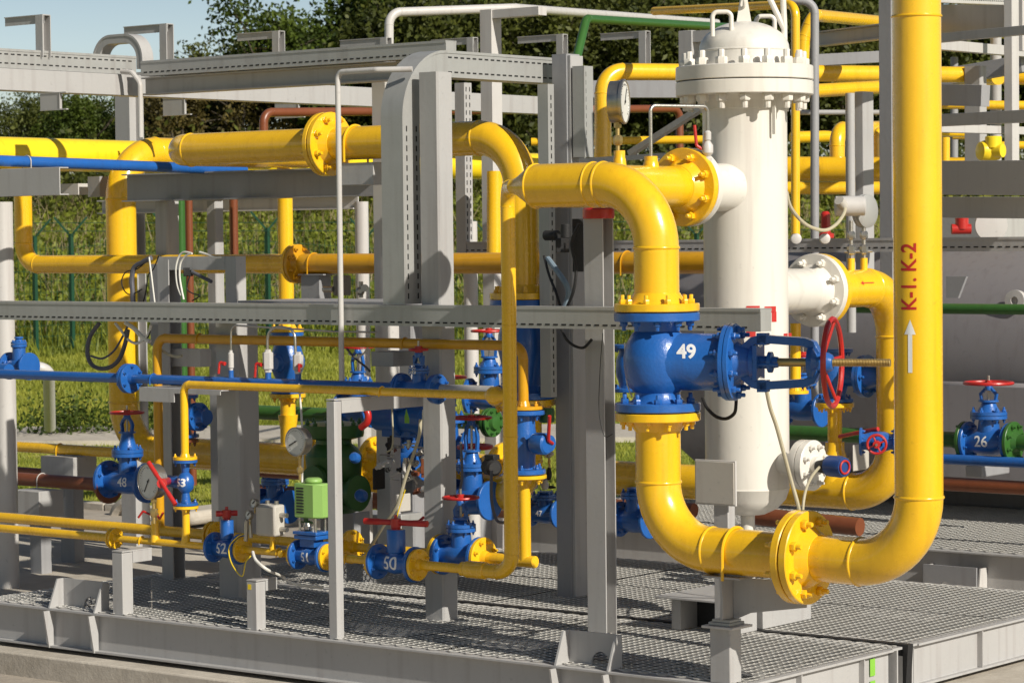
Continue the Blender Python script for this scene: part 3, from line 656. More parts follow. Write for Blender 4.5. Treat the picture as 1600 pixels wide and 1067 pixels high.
# ball valve and tapping on the tee near the slim drop
cable('white curved hose lying from the short stickered post onto the grating', [PV(395, 862, .12), PV(400, 875, .08), PV(418, 890, .1), PV(440, 900, .3), PV(462, 912, .35), PV(505, 917, .5)], .009, WCB, 'hose')
cable('thin yellow earthing wire looping from valve 52 to the short stickered post', [PV(383, 834, .26), PV(372, 838, .22), PV(358, 855, .2), PV(362, 880, .14), PV(378, 900, .1), PV(384, 878, .12), PV(392, 868, .14)], .0035, YEB, 'cable')

# ------------------------------------------------------------------ second row (v = .8): bypass
V2 = .87
zlow = PV(170, 822, V2).z; u245 = PV(248, 700, V2).x; z537 = 1.585; u812 = PV(811, 600, V2).x
fv0, fv1 = PV(690, 862, V2).x, PV(752, 866, V2).x
pipe('yellow second-row pipe running from the left edge to the flange behind valve 52', [(-9.6, V2, zlow), (PV(331, 834, V2).x, V2, zlow)], .033, 0, seg=18, flanges=[((PV(333, 834, V2).x, V2, zlow), -X, .085, .018, 6)])
pipe('yellow bypass pipe behind valves 51 and 50', [(PV(336, 834, V2).x, V2, zlow), (fv0, V2, zlow)], .028, 0, seg=18, flanges=[((PV(336, 834, V2).x, V2, zlow), X, .085, .018, 6), ((fv0, V2, zlow), -X, .115, .022, 8), ((PV(547, 850, V2).x, V2, zlow), X, .10, .02, 6)])
zfl_b, zfl_t = PV(828, 742, V2).z, PV(828, 640, V2).z
pipe('yellow bypass pipe turning up beside the slim riser', [(fv1, V2, zlow), (u812+.10, V2, zlow)], .034, 0, seg=18, flanges=[((fv1, V2, zlow), X, .115, .022, 8)])
pipe('short yellow vertical bypass pipe under the blue ball valve stack', [(u812+.03, V2, zlow), (u812+.03, V2, zfl_b)], .034, 0, seg=18, flanges=[((u812+.03, V2, zfl_b), -Z, .125, .02, 6)])
pipe('yellow pipe darkened for shade under the long cable tray, dropping at its left end', [(u245, V2, zlow+.02), (u245, V2, z537), (u812+.03, V2, z537), (u812+.03, V2, zfl_t)], .029, .075, YSH, seg=18, flanges=[((u812+.03, V2, zfl_t), Z, .11, .02, 6)], clamps=[((PV(312, 530, V2).x, V2, z537), X), ((PV(633, 535, V2).x, V2, z537), X)])  # tray's shadow put into the pipe's colour
gate_valve('blue gate valve low behind the slim riser on the second row', ((fv0+fv1)/2, V2, zlow), fv1-fv0-.006, .115, .075, .16, .085, .33, .10, nb=8, wheel=True)
hh = (zfl_t-zfl_b)/2
T = plug_valve('blue ball valve stack with a dark red lever beside the slim riser', (u812+.03, V2, (zfl_t+zfl_b)/2), 2*hh-.008, .12, .078, .19, .045, 0, rot=(0, pi/2, 0), nb=6)
T.part('lever', MB().tube([V3((.0, .0, .2)), V3((-.02, -.05, .21)), V3((-.16, -.10, .26))], .010, .02, 10), RED)
T.part('instrument', MB().lathe([(.05, 0), (.06, .02), (.06, .09), (.05, .1)], (0, -.04, .10), Z, 20), BLU)
single('green_plug', 'small green cap beside the blue ball valve stack', 'cap', MB().lathe([(.035, 0), (.045, .01), (.045, .07), (.04, .08)], PV(854, 660, 1.0), Z, 20), GRN)
T = plug_valve('tiny ball valve with two red levers on the tee left of valve 53', (RU(241), FR, RZ+.16), .07, .026, .02, .03, .014, 0, rot=(0, pi/2, 0), nb=0, mat=STL)
T.part('lever', MB().tube([V3((0, 0, .03)), V3((.02, -.02, .07)), V3((-.02, -.03, .11))], .007, .01, 8).tube([V3((0, 0, -.03)), V3((-.02, -.02, -.07)), V3((.02, -.03, -.10))], .007, .01, 8), RED)

# ------------------------------------------------------------------ blue pipe (v = .75)
VBL = .75; zbl = 1.338; u200 = PV(202, 592, VBL).x
pipe('blue pipe at mid height from the left edge to its flange', [(-8.3, VBL, zbl), (u200-.002, VBL, zbl)], .030, 0, BLU, name='blue_pipe', seg=18, flanges=[((u200-.002, VBL, zbl), -X, .092, .02, 6)])
b58a, b58b = PV(628, 606, VBL).x, PV(682, 609, VBL).x
pipe('blue pipe at mid height between its flange and valve 58', [(u200+.002, VBL, zbl), (b58a, VBL, zbl)], .029, 0, BLU, name='blue_pipe', seg=18, flanges=[((u200+.002, VBL, zbl), X, .092, .02, 6), ((b58a, VBL, zbl), -X, .085, .018, 6)], clamps=[((PV(240, 590, VBL).x, VBL, zbl), X)], clampmat=BLU,
     bossess=[((PV(361, 590, VBL).x, VBL, zbl), Z, .016, .07), ((PV(419, 590, VBL).x, VBL, zbl), Z, .018, .08), ((PV(466, 590, VBL).x, VBL, zbl), Z, .018, .06), ((PV(534, 596, VBL).x, VBL, zbl), Z, .014, .045)])
gate_valve('blue valve 58 on the mid-height blue pipe in front of the big column', ((b58a+b58b)/2, VBL, zbl), b58b-b58a-.004, .082, .05, .10, .06, .22, .05, number='58', num_size=.05, num_at=(0, 0, .10), nb=6)
pipe('blue pipe stub right of valve 58', [(b58b, VBL, zbl), (PV(770, 614, VBL).x, VBL, zbl)], .029, 0, GRY, name='grey_pipe', seg=18, flanges=[((b58b, VBL, zbl), X, .085, .018, 6, BLU)])
arm = MB(); q0 = PV(216, 604, VBL-.1); arm.box((q0.x, VBL-.09, zbl-.052), (PV(342, 604, VBL-.1).x, VBL+.09, zbl-.045)); arm.box((q0.x, VBL-.092, zbl-.13), (q0.x+.30, VBL-.084, zbl-.0455)); arm.box((q0.x+.30, VBL-.0915, zbl-.075), (PV(342, 604, VBL-.1).x, VBL-.084, zbl-.0455))
single('pipe_bracket', 'light grey bracket under the clamped flange end of the blue pipe', 'bracket', arm, GRY)
upw = PV(534, 590, VBL).x; zpw = PV(532, 113, VBL).z
single('impulse_tube', 'thin white tube rising from the blue pipe and bending right above the tray', 'tube', MB().tube([(upw, VBL, zbl+.03), (upw, VBL, zpw), (upw+.30, VBL, zpw), (upw+.48, VBL+.1, zpw-.0)], .0165, .04, 12), WHG)
# small instrument valves on the blue pipe
def instr(label, px, top, body=.03, red=1, mat=WHG, tall=.12):
    c = PV(px, 585, VBL); u = c.x; z0 = zbl+.06
    T = Thing('instrument_valve', label, 'valve', (u, VBL, z0)); 
    T.part('body', MB().lathe([(body*.5, 0), (body*.7, .005), (body*.7, .02), (body, .025), (body*1.0, tall-.02), (body*.6, tall-.012), (body*.6, tall)], (u, VBL, z0), Z, 6 if body > .025 else 16), mat)
    T.part('handle', MB().tube([V3((u+red*.02, VBL-.02, z0+.05)), V3((u+red*.055, VBL-.04, z0+.06)), V3((u+red*.06, VBL-.045, z0+.06-red*red*.07))], .008, .01, 8).lathe([(.012, 0), (.014, .01), (.012, .02)], (u+red*.04, VBL-.03, z0+.05), X, 8), RED)
    return T
instr('slim white instrument valve with a red tap above the blue pipe near the grey column', 361, 560, .018, -1, WHG, .13)
instr('white hexagonal instrument valve left of the round blue valve', 419, 545, .032, -1.1, WHG, .14)
instr('white hexagonal instrument valve right of the round blue valve', 466, 545, .032, .8, WHG, .13)
single('impulse_tube', 'thin looped tube between the two white hexagonal valves', 'tube', MB().tube([PV(418, 552, VBL), PV(418, 530, VBL), PV(420, 519, VBL), PV(428, 512, VBL), PV(439, 511, VBL), PV(455, 514, VBL), PV(461, 524, VBL), PV(462, 552, VBL)], .0085, .05, 10), STL)
single('impulse_tube', 'thin tube bending from the slim white valve to the tray', 'tube', MB().tube([PV(361, 555, VBL), PV(361, 508, VBL), PV(520, 518, VBL), PV(588, 519, VBL+.05)], .006, .05, 10), STL)
cable('pale thin impulse line dropping from the blue pipe to the grey gauge', [PV(467, 600, .6), PV(471, 650, .5), PV(473, 700, .42), PV(472, 756, .36)], .006, WCB, 'cable')
gauge('pressure gauge with a grey face standing above the light green actuator', PV(462, 690, .30), .083, (-.05, -1, 0), .22, depth=.06, needle=-2.0)

# ------------------------------------------------------------------ big front pipe
VF = .06; UL = PV(1027, 560, VF).x; UI = -1.15; ZI = 2.447; RB = .1125; RBE = .32
zr = PV(1150, 862, VF).z; ur = PV(1434.5, 500, VF).x
zft, zfb = PV(1027, 487, VF).z, PV(1027, 643, VF).z
vin = PU(1073, 296, UI).y; vout = PU(1277, 452, UI).y; ZO = 1.858
VV = PU(1166.5, 560, UI).y
T = pipe('big yellow front pipe from the vessel inlet bending down onto valve 49', [(PV(837, 288, VF).x, VF, ZI), (UL, VF, ZI), (UL, VF, zft)], RB, RBE, seg=44, flanges=[((UI, vin-.002, ZI), -Y, .213, .042, 8), ((UL, VF, zft+.002), Z, .213, .040, 10)], gaskets=[((UL, VF, zft), Z, .213)])
u8, u80 = PV(838, 288, VF).x, PV(800, 288, VF).x
T.part('branch', MB().tube([(UI, VF, ZI), (UI, vin-.002, ZI)], RB, 0, 44), YEL)
for px_, r_, h_ in ((968, .030, .075), (1017, .036, .05)): T.part('boss', MB().lathe([(r_*1.25, RB-.01), (r_*1.1, RB+h_*.4), (r_, RB+h_*.5), (r_, RB+h_)], (UI, PU(px_, 240, UI).y, ZI), Z, 16), YEL)
T.part('reducer', MB().lathe([(.0390, u80-u8), (.0395, (u80-u8)*.9), (.052, (u80-u8)*.7), (.095, (u80-u8)*.25), (.108, (u80-u8)*.08), (RB, 0)][::1], (u8, VF, ZI), X, 44), YEL)
for q in (u8, PV(928, 288, VF).x): T.part('weld_seam', MB().torus((q, VF, ZI), X, RB-.001, .006, 48, 8), YEL)
ufl = PV(1254, 871, VF).x
T = pipe('big yellow front pipe under valve 49 bending right along the skid edge', [(UL, VF, zfb), (UL, VF, zr), (ufl-.003, VF, zr)], RB, RBE, seg=44, flanges=[((UL, VF, zfb-.002), -Z, .213, .042, 10), ((ufl-.003, VF, zr), -X, .225, .042, 8)], gaskets=[((UL, VF, zfb), Z, .213), ((ufl, VF, zr), X, .225)], clamps=[((PV(1150, 862, VF).x, VF, zr), X)])
T = pipe('tall yellow riser lettered K-1, K-2 at the right', [(ufl+.003, VF, zr), (ur, VF, zr), (ur, VF, 4.2)], RB, RBE, seg=48, flanges=[((ufl+.003, VF, zr), X, .225, .042, 8)])
T.part('weld_seam', MB().torus((ur, VF, PV(1434, 26, VF).z), Z, RB, .006, 48, 8), YEL)
pm = MB().cyl((ur, VF, 0), (ur, VF, 4), RB, seg=64)
vd = V3((-fwh.x, -fwh.y, 0)); hx = rth  # marks face the camera side of the pipe
th = V3((rth.x, rth.y, 0)); off = -.03
zc = PV(1417, 432, VF).z
vs, fs = textmesh('K-1. K-2', .090, .0016)
o1 = V3((ur, VF, zc))+th*(-.052)
nd = decal(vs, fs, RTX, o1, Z, -th, T.e, T.loc, pm, name='lettering')
a_vs = []; mbA = MB(); L0 = PV(1417, 580, VF).z; L1 = PV(1417, 498, VF).z; n = 14
for i in range(n): 
    a0 = i/n; a1 = (i+1)/n
    mbA.add([(a0*(L1-L0)*.72, -.009, 0), (a1*(L1-L0)*.72, -.009, 0), (a1*(L1-L0)*.72, .009, 0), (a0*(L1-L0)*.72, .009, 0)], [(0, 1, 2, 3)])
h0 = (L1-L0)*.72
for i in range(4):
    for j in range(6):
        f = lambda i_, j_: (h0+(L1-L0)*.28*i_/4, .024*(1-i_/4)*(2*j_/6-1), 0)
        mbA.add([f(i, j), f(i+1, j), f(i+1, j+1), f(i, j+1)], [(0, 1, 2, 3)])
decal([V3(v) for v in mbA.v], mbA.f, TXT, V3((ur, VF, L0))+th*(-.052), Z, -th, T.e, T.loc, pm, name='arrow')
# valve 49
zc = PV(1040, 560, VF).z; zc = (zft+zfb)/2
T = Thing('globe_valve', 'big blue valve 49 with a sideways bonnet and a red handwheel', 'valve', (UL, VF, zc)); H = (zft-zfb)/2-.004
mb = MB(); Rf = .213; t = .042
mb.lathe([(Rf-.004, -H), (Rf, -H+.004), (Rf, -H+t-.004), (Rf-.004, -H+t), (.135, -H+t+.003), (.115, -H+t+.03), (.112, -H+t+.05), (.135, -.13), (.158, -.08), (.168, -.02), (.168, .03), (.155, .09), (.125, .14), (.112, H-t-.05), (.115, H-t-.03), (.135, H-t-.003), (Rf-.004, H-t), (Rf, H-t+.004), (Rf, H-.004), (Rf-.004, H)], (UL, VF, zc), Z, 48)
for s in (-1, 1):
    for i in range(10): a = 2*pi*(i+.5)/10; mb.bolt(V3((UL+math.cos(a)*.172, VF+math.sin(a)*.172, zc+s*(H-t))), Z*-s, .0195)
PH = YAW-math.radians(19); d0 = (V3((UL, VF, 0))-CAM).dot(fwh)
def SA(px): return UL+((px-800)*d0/F-(1027-800)*d0/F)/(math.cos(math.radians(19))+(px-800)/F*math.sin(math.radians(19)))
def turn(m_, i_=0):
    c_, s_ = math.cos(PH), math.sin(PH)
    for i in range(i_, len(m_.v)): x, y, z = m_.v[i]; x -= UL; y -= VF; m_.v[i] = (UL+x*c_-y*s_, VF+x*s_+y*c_, z)
    return m_
ub = SA(1143); i_body = len(mb.v)
mb.lathe([(.158, .0), (.150, .06), (.142, .12), (.140, ub-UL-.045), (.150, ub-UL-.030), (.186, ub-UL-.026), (.190, ub-UL-.022), (.190, ub-UL-.002)], (UL, VF, zc), X, 44)
turn(mb, i_body); T.part('body', mb, BLU)
bo = MB(); bo.lathe([(.190, .002), (.190, .022), (.184, .026), (.10, .03), (.085, .06), (.075, .10), (.09, .105), (.09, .125)], (ub, VF, zc), X, 40)
for i in range(10):
    a = 2*pi*(i+.5)/10; p = V3((ub, VF+math.cos(a)*.162, zc+math.sin(a)*.162)); bo.bolt(p+X*.025, X, .0185); bo.bolt(p-X*.027, -X, .0185)
T.part('bonnet', turn(bo), BLU)
ub2 = ub+.125; uy = SA(1281); yk = MB()
for s in (-1, 1):
    yk.sweep([V3((ub2-.075, VF, zc+s*.05)), V3((ub2-.01, VF, zc+s*.105)), V3((ub2+.03, VF, zc+s*.115)), V3((uy-.07, VF, zc+s*.100)), V3((uy-.035, VF, zc+s*.085)), V3((uy-.01, VF, zc+s*.04))], [(-.036, -.02), (.036, -.02), (.036, .02), (-.036, .02)], Y)
    yk.box((ub2+.01, VF-.036, zc+s*.115-.03), (ub2+.06, VF+.036, zc+s*.115+.028))
    for q in (-1, 1): yk.bolt(V3((ub2+.06, VF+q*.024, zc+s*.118)), X, .012)
yk.prism([(-.085, -.085), (.085, -.085), (.07, 0), (.085, .085), (-.085, .085), (-.07, 0)], (ub2+.0, VF, zc), Z, Y, X*.022)
yk.lathe([(.03, 0), (.085, .004), (.085, .03), (.055, .05), (.048, .10), (.036, .12)], (uy-.055, VF, zc), X, 24)
T.part('yoke', turn(yk), BLU, bev=.004)
gl = MB(); gl.lathe([(.032, -.02), (.032, .06), (.052, .062), (.052, .08), (.03, .085), (.026, .11)], (ub2+.0, VF, zc), X, 16)
for s in (-1, 1): gl.cyl((ub2+.02, VF+s*.045, zc+s*.01), (ub2+.12, VF+s*.045, zc+s*.01), .009, seg=8)
T.part('gland', turn(gl), BLU)
T.part('spindle_nut', turn(MB().cyl((ub2+.09, VF, zc), (uy-.04, VF, zc), .021, seg=14)), BRS)
uw = SA(1301); ue = SA(1390)
st = MB(); prof = []; k = 0.; Ls = ue-uw
while k < Ls: prof += [(.0165, k), (.0205, k+.0035), (.0165, k+.007)]; k += .0075
st.lathe(prof, (uw, VF, zc), X, 18); T.part('threaded_stem', turn(st), BRS)
wo = handwheel(.212, .014, 5, .035, .05).build('handwheel', RED, T.e); wo.location = V3((UL+(uw-UL)*math.cos(PH), VF+(uw-UL)*math.sin(PH), zc))-T.loc; wo.rotation_euler = (0, pi/2, PH)
vs, fs = textmesh('49', .092, .003); decal(vs, fs, TXT, (PV(1071, 549, VF).x, VF, PV(1071, 549, VF).z), th, Z, T.e, T.loc, mb, name='number', nrm=-fwh)
# pipe support post with saddle
us = PV(1136, 1020, VF).x; T = Thing('pipe_support', 'thick grey box post and saddle under the clamped front pipe', 'pipe support', (us, VF, 0)); zp = PV(1136, 978, VF).z
T.part('post', MB().box((us-.075, VF-.04, .0), (us+.045, VF+.06, zp-.007)), GRY, bev=.006)
T.part('cap_plate', MB().box((us-.10, VF-.075, zp-.006), (us+.085, VF+.10, zp+.006)), WHG, bev=.002)
zs = zr-RB-.004
T.part('shim_stack', MB().box((us-.075, VF-.05, zp+.007), (us+.05, VF+.08, zp+.022)).box((us-.06, VF-.04, zp+.0225), (us+.045, VF+.06, zp+.036)), GAL, bev=.002)
g = MB(); ku = us+.0; g.prism([(-.05, 0), (.11, 0), (.07, .06), (.055, .12), (.06, zs-zp-.037), (-.06, zs-zp-.037), (-.045, .1)], (ku-.006, VF, zp+.037), Y, Z, X*.014); T.part('saddle_web', g, GRY, bev=.001)
g = MB(); g.box((ku-.10, VF-.07, zs-.011), (ku+.12, VF+.09, zs-.001)); hS = zs-zp-.05; g.prism([(0, max(0, hS-.2)), (.03, max(0, hS-.2)), (.10, hS-.17), (.42, hS-.12), (.42, hS), (0, hS)], (ku+.012, VF+.04, zp+.038), X, Z, Y*.010); T.part('saddle_plate', g, GRY, bev=.001)

# ------------------------------------------------------------------ vessel
T = Thing('separator_vessel', 'tall white cylindrical vessel with a bolted top flange behind valve 49', 'vessel', (UI, VV, .2)); RVs = .236
zfv = PU(1166, 128, UI).z; zbot = PU(1166, 806, UI).z; zdt = PU(1166, 48, UI).z
mb = MB(); pr = [(.0, zbot-.0), (.10, zbot+.012), (.17, zbot+.045), (.215, zbot+.095), (RVs, zbot+.155), (RVs+.003, zbot+.158), (RVs+.003, zbot+.164), (RVs, zbot+.167), (RVs, zfv-.16), (RVs+.004, zfv-.155), (RVs+.004, zfv-.148), (.25, zfv-.11), (.27, zfv-.082), (.380, zfv-.08), (.384, zfv-.076), (.384, zfv-.007), (.380, zfv-.003)]
mb.lathe([(r, z-.2) for r, z in pr], (UI, VV, .2), Z, 72)
mb.cyl((UI, VV, .2), (UI, VV, zbot+.02), .040, seg=20); mb.box((UI-.09, VV-.09, .2), (UI+.09, VV+.09, .212))
T.part('shell', mb, WHT); shell = mb
T.part('gasket', MB().lathe([(.37, -.003), (.37, .003)], (UI, VV, zfv), Z, 48), BLK)
hd = MB(); hd.lathe([(.380, .003), (.384, .007), (.384, .078), (.380, .082), (.262, .084), (.255, .11), (.253, .165), (.256, .168), (.256, .174), (.252, .177)]+[(.252*math.cos(t_*pi/20), .177+.158*math.sin(t_*pi/20)) for t_ in range(1, 10)]+[(0, .335)], (UI, VV, zfv), Z, 72)
T.part('head', hd, WHT)
for i in range(16):
    a = 2*pi*(i+.5)/16; p = V3((UI+math.cos(a)*.328, VV+math.sin(a)*.328, zfv)); T.part('bolt', MB().bolt(p+Z*.083, Z, .034), WHT); T.part('bolt', MB().bolt(p-Z*.081, -Z, .034), WHT)
zt = zfv+.31
for px in (1128, 1196):
    c = PU(px, 50, UI); s = .052; h = .06; zz = zfv+.24
    T.part('grab_handle', MB().tube([V3((UI+(c.x-UI)-s*.0, 0, 0)) if False else V3((c.x, c.y, zz))+th*-s, V3((c.x, c.y, zz+.135))+th*-s, V3((c.x, c.y, zz+.135))+th*s, V3((c.x, c.y, zz))+th*s], .013, .03, 12), WHT)
lg = MB(); lg.prism([(-.045, 0), (.045, 0), (.02, .15), (-.02, .15)], V3((UI, VV-.0, zt))-th*0, th, Z, fwh*.018); T.part('lifting_lug', lg, WHT)
T.part('shackle', MB().torus((UI, VV, zt+.14), th, .035, .009, 20, 8).tube([V3((UI, VV, zt+.16)), V3((UI, VV, zt+.5))], .008, 0, 8), WHT)
da = MB(); e = V3((UI, VV, 0))+th*.225; da.tube([V3((e.x, e.y, zfv+.10)), V3((e.x, e.y, zfv+.31)), V3((e.x, e.y, zfv+.31))-th*.02+Z*.5+th*(.0)], .017, 0, 10)
da.tube([V3((e.x, e.y, zfv+.29)), V3((e.x, e.y, zfv+.65))-th*.17], .017, 0, 10); T.part('davit_arm', da, WHT)
nz = MB(); nz.lathe([(.129, 0), (.129, .0), (.131, .07), (.135, .09), (.20, VV-vin-.050), (.213, VV-vin-.045), (.213, VV-vin-.006), (.21, VV-vin-.002)] if False else [(.145, .20), (.133, .24), (.131, VV-vin-.11), (.15, VV-vin-.05), (.21, VV-vin-.046), (.213, VV-vin-.042), (.213, VV-vin-.006), (.21, VV-vin-.002)], (UI, VV, ZI), -Y, 44)
T.part('inlet_nozzle', nz, WHT)
nz = MB(); Lo = vout-VV; nz.lathe([(.145, .20), (.135, .24), (.128, Lo-.17), (.118, Lo-.12), (.15, Lo-.05), (.21, Lo-.046), (.213, Lo-.042), (.213, Lo-.006), (.21, Lo-.002)], (UI, VV, ZO), Y, 44)
for i in range(8): a = 2*pi*(i+.5)/8; nz.bolt(V3((UI+math.cos(a)*.17, vout-.044, ZO+math.sin(a)*.17)), -Y, .024)
T.part('outlet_nozzle', nz, WHT)
zn = PV(1272, 727, VV).z; un = PV(1262, 727, VV).x
nz = MB(); nz.lathe([(.062, .2), (.058, un-UI-.05), (.138, un-UI-.046), (.140, un-UI-.042), (.140, un-UI-.004)], (UI, VV, zn), X, 36); T.part('drain_nozzle', nz, WHT)
nz = MB(); nz.lathe([(.140, .002), (.140, .038), (.135, .042), (.05, .044), (.05, .075), (.03, .08)], (un, VV, zn), X, 36)
for i in range(8): a = 2*pi*(i+.5)/8; nz.bolt(V3((un+.042, VV+math.cos(a)*.108, zn+math.sin(a)*.108)), X, .016)
T.part('blind_flange', nz, WHT)
# red painted marks on the shell, partly behind the tray
for k, (x0, y0, x1, y1) in enumerate([(1160, 476, 1181, 482), (1160, 478, 1166, 487), (1185, 476, 1204, 486), (1196, 484, 1204, 500), (1160, 509, 1175, 524), (1213, 517, 1228, 525), (1180, 505, 1192, 512)]):
    c0 = PU((x0+x1)/2, (y0+y1)/2, UI); s_ = 15.1/F; w2, h2 = (x1-x0)/2*s_, (y1-y0)/2*s_
    vs = [V3((-w2+w2*2*i/6, -h2+h2*2*j/2, 0)) for j in range(3) for i in range(7)]; fs = [(j*7+i, j*7+i+1, j*7+i+8, j*7+i+7) for j in range(2) for i in range(6)]
    decal(vs, fs, RTX, V3((c0.x, c0.y, c0.z)), th, Z, T.e, T.loc, shell, name='red_mark')
T.part('nameplate_bracket', MB().box(PU(1206, 150, UI+.24), PU(1213, 210, UI+.26)), WHT)
# stand of the vessel
T = Thing('vessel_stand', 'low light grey steel stand on the grating that carries the white vessel', 'stand', (UI, 1.9, 0))
for v0_, v1_ in ((1.32, VB-.003), (VB+.055, 2.1)):
    T.part('box_girder', MB().box((-.99, v0_, .012), (-.915, v1_, .185)), GRY, bev=.003); T.part('box_girder', MB().box((-1.33, v0_, .012), (-1.27, v1_, .185)), GRY, bev=.003)
T.part('top_plate', MB().box((-1.40, 1.26, .188), (-.96, 2.14, .20)), GRY, bev=.002)
T.part('inner_shade_sheet', MB().box((-1.268, 1.48, .012), (-.992, 1.49, .184)), BLK)  # black sheet added for the shade inside the open stand
# actuator/sensor on the blind flange
p = V3((un+.08, VV-.03, zn)); T = Thing('sensor', 'dark blue round sensor head with a red ring in front of the white blind flange', 'sensor', p)
T.part('neck', MB().cyl(p, p+X*.07, .03, .045, 16), BLK); T.part('head', MB().lathe([(.045, 0), (.058, .01), (.060, .10), (.052, .125), (.03, .127)], p+X*.07+Z*.005, X*.95-Y*.2, 12), paint('navy_paint', (.012, .05, .20), .35, .2, .05)); T.part('ring', MB().torus(p+X*.197-Y*.03+Z*.005, X*.95-Y*.2, .035, .006), RED)
# sign board
vs_ = .9; c = PV(1120, 754, vs_); T = Thing('equipment_plate', 'blank pale grey square plate on a post between the front elbow and the vessel', 'plate', (c.x, vs_, 0))
hw, hh = .111, .111
T.part('plate', MB().box((c.x-hw-.02, vs_-.006, c.z-hh), (c.x+hw+.0, vs_, c.z+hh)), BOX, bev=.002)
T.part('rim', MB().box((c.x-hw-.028, vs_-.001, c.z-hh-.008), (c.x+hw+.008, vs_+.012, c.z+hh+.008)), WHG, bev=.002)
T.part('post', MB().box((c.x-.03, vs_+.013, 0), (c.x+.06, vs_+.08, c.z+.06)), GRY, bev=.003)

# ------------------------------------------------------------------ outlet loop and header (v = VH)
VH = 3.40; zh = .60; VO = PU(1398, 600, UI).y
uV = PV(191, 450, VH).x; uh = PV(1388, 600, VH).x
pipe('yellow outlet pipe of the vessel dropping behind the lettered riser into the low header', [(UI, vout+.003, ZO), (UI, VO, ZO), (UI, VO, zh), (-3.5, VO, zh)], .112, .30, seg=40, flanges=[((UI, vout+.003, ZO), Y, .213, .042, 8)], bossess=[((UI, PU(1330, 420, UI).y, ZO), Z, .022, .18), ((UI, PU(1350, 420, UI).y, ZO), Z, .022, .18), ((UI-.42, VO, zh), Z, .045, .2)])
mk = MB(); aL = PU(1339, 441, UI-.112) 
c0 = V3((UI-0, vout+.35, ZO+.03)); pm = MB().cyl((UI, vout, ZO), (UI, vout+1, ZO), .112, seg=48)
vs = [V3(v) for v in [(-.075, 0, 0), (-.04, .012, 0), (-.04, .003, 0), (.075, .003, 0), (.075, -.003, 0), (-.04, -.003, 0), (-.04, -.012, 0)]]
# ... arrow lies on the +x flank of the pipe
decal(vs, [(0, 1, 2, 5, 6), (2, 3, 4, 5)], RTX, V3((UI, vout+.38, ZO+.035)), Y, Z, COL and bpy.data.objects[T.e.name] and None, None, pm, name='flow_arrow')['label'] = 'small red flow arrow on the yellow outlet pipe left of the lettered riser'
bpy.data.objects['flow_arrow']['category'] = 'marking'
pipe('big yellow pipe dropping at the left and running right as the low header', [(uV, VH+1.6, 2.86), (uV, VH, 2.86), (uV, VH, zh), (PV(506, 728, VH).x, VH, zh)], .115, .36, seg=40, flanges=[((PV(506, 728, VH).x, VH, zh), -X, .2, .04, 12)])
pipe('yellow low header stretch behind the big column', [(PV(585, 728, VH).x, VH, zh), (PV(800, 735, VH).x, VH, zh)], .112, 0, seg=32, flanges=[((PV(585, 728, VH).x, VH, zh), X, .2, .04, 12), ((PV(792, 735, VH).x, VH, zh), -X, .2, .04, 12)])
uA_ = -8.3; a, b = PU(0, 240, uA_), PU(800, 260, uA_)
pipe('bright yellow pipe receding from the upper left edge', [a+(a-b)*.15, b+(b-a)*.1], .125, 0, YEB, seg=36)
a, b = PU(0, 251.5, -6.45), PU(300, 263, -6.45)
pipe('thick blue pipe at the upper left in front of the bright yellow one', [a+(a-b)*.5, b+(b-a)*.3], .037, 0, BLU, name='blue_pipe', seg=20, clamps=[(PU(42, 253, -6.45), Y)], clampmat=WHG)
# upper pipe B
VBp = 2.05; zB = PV(600, 222, VBp).z; u0B = PV(271, 240, VBp).x; uEB = PV(815, 350, VBp).x; zbt, zbb = PV(808, 468, VBp).z, PV(808, 622, VBp).z
ufB = PV(512, 230, VBp).x
pipe('large yellow upper pipe left of its bolted flange pair', [(u0B, VBp+1.3, zB), (u0B, VBp, zB), (ufB-.003, VBp, zB)], .106, .17, seg=40, flanges=[((ufB-.003, VBp, zB), -X, .205, .036, 8)], gaskets=[((ufB, VBp, zB), X, .20)])
pipe('large yellow upper pipe right of the flange pair bending down behind the column', [(ufB+.003, VBp, zB), (uEB, VBp, zB), (uEB, VBp, zbt+.003)], .106, .32, seg=40, flanges=[((ufB+.003, VBp, zB), X, .205, .036, 8), ((uEB, VBp, zbt+.003), Z, .2, .04, 12)], clamps=[((PV(556, 225, VBp).x, VBp, zB), X)])
pipe('yellow pipe below the tall blue check valve turning into the low tee', [(uEB, VBp, zbb-.003), (uEB, VBp, .62), (uEB-.55, VBp, .62)], .11, .2, seg=32, flanges=[((uEB, VBp, zbb-.003), -Z, .195, .04, 12), ((uEB-.55, VBp, .62), X, .19, .04, 12)])
T = Thing('check_valve', 'tall round blue check valve under the large upper pipe', 'valve', (uEB, VBp, (zbt+zbb)/2)); H = (zbt-zbb)/2; mb = MB()
mb.lathe([(.197, -H), (.199, -H+.003), (.199, -H+.04), (.12, -H+.043), (.105, -H+.08), (.13, -H*.35), (.155, 0), (.15, H*.3), (.12, H*.6), (.105, H-.08), (.12, H-.043), (.199, H-.04), (.199, H-.003), (.197, H)], (uEB, VBp, (zbt+zbb)/2), Z, 40)
for s in (-1, 1):
    for i in range(12): a = 2*pi*(i+.5)/12; mb.bolt(V3((uEB+math.cos(a)*.16, VBp+math.sin(a)*.16, (zbt+zbb)/2+s*(H-.042))), Z*-s, .016)
T.part('body', mb, BLU)
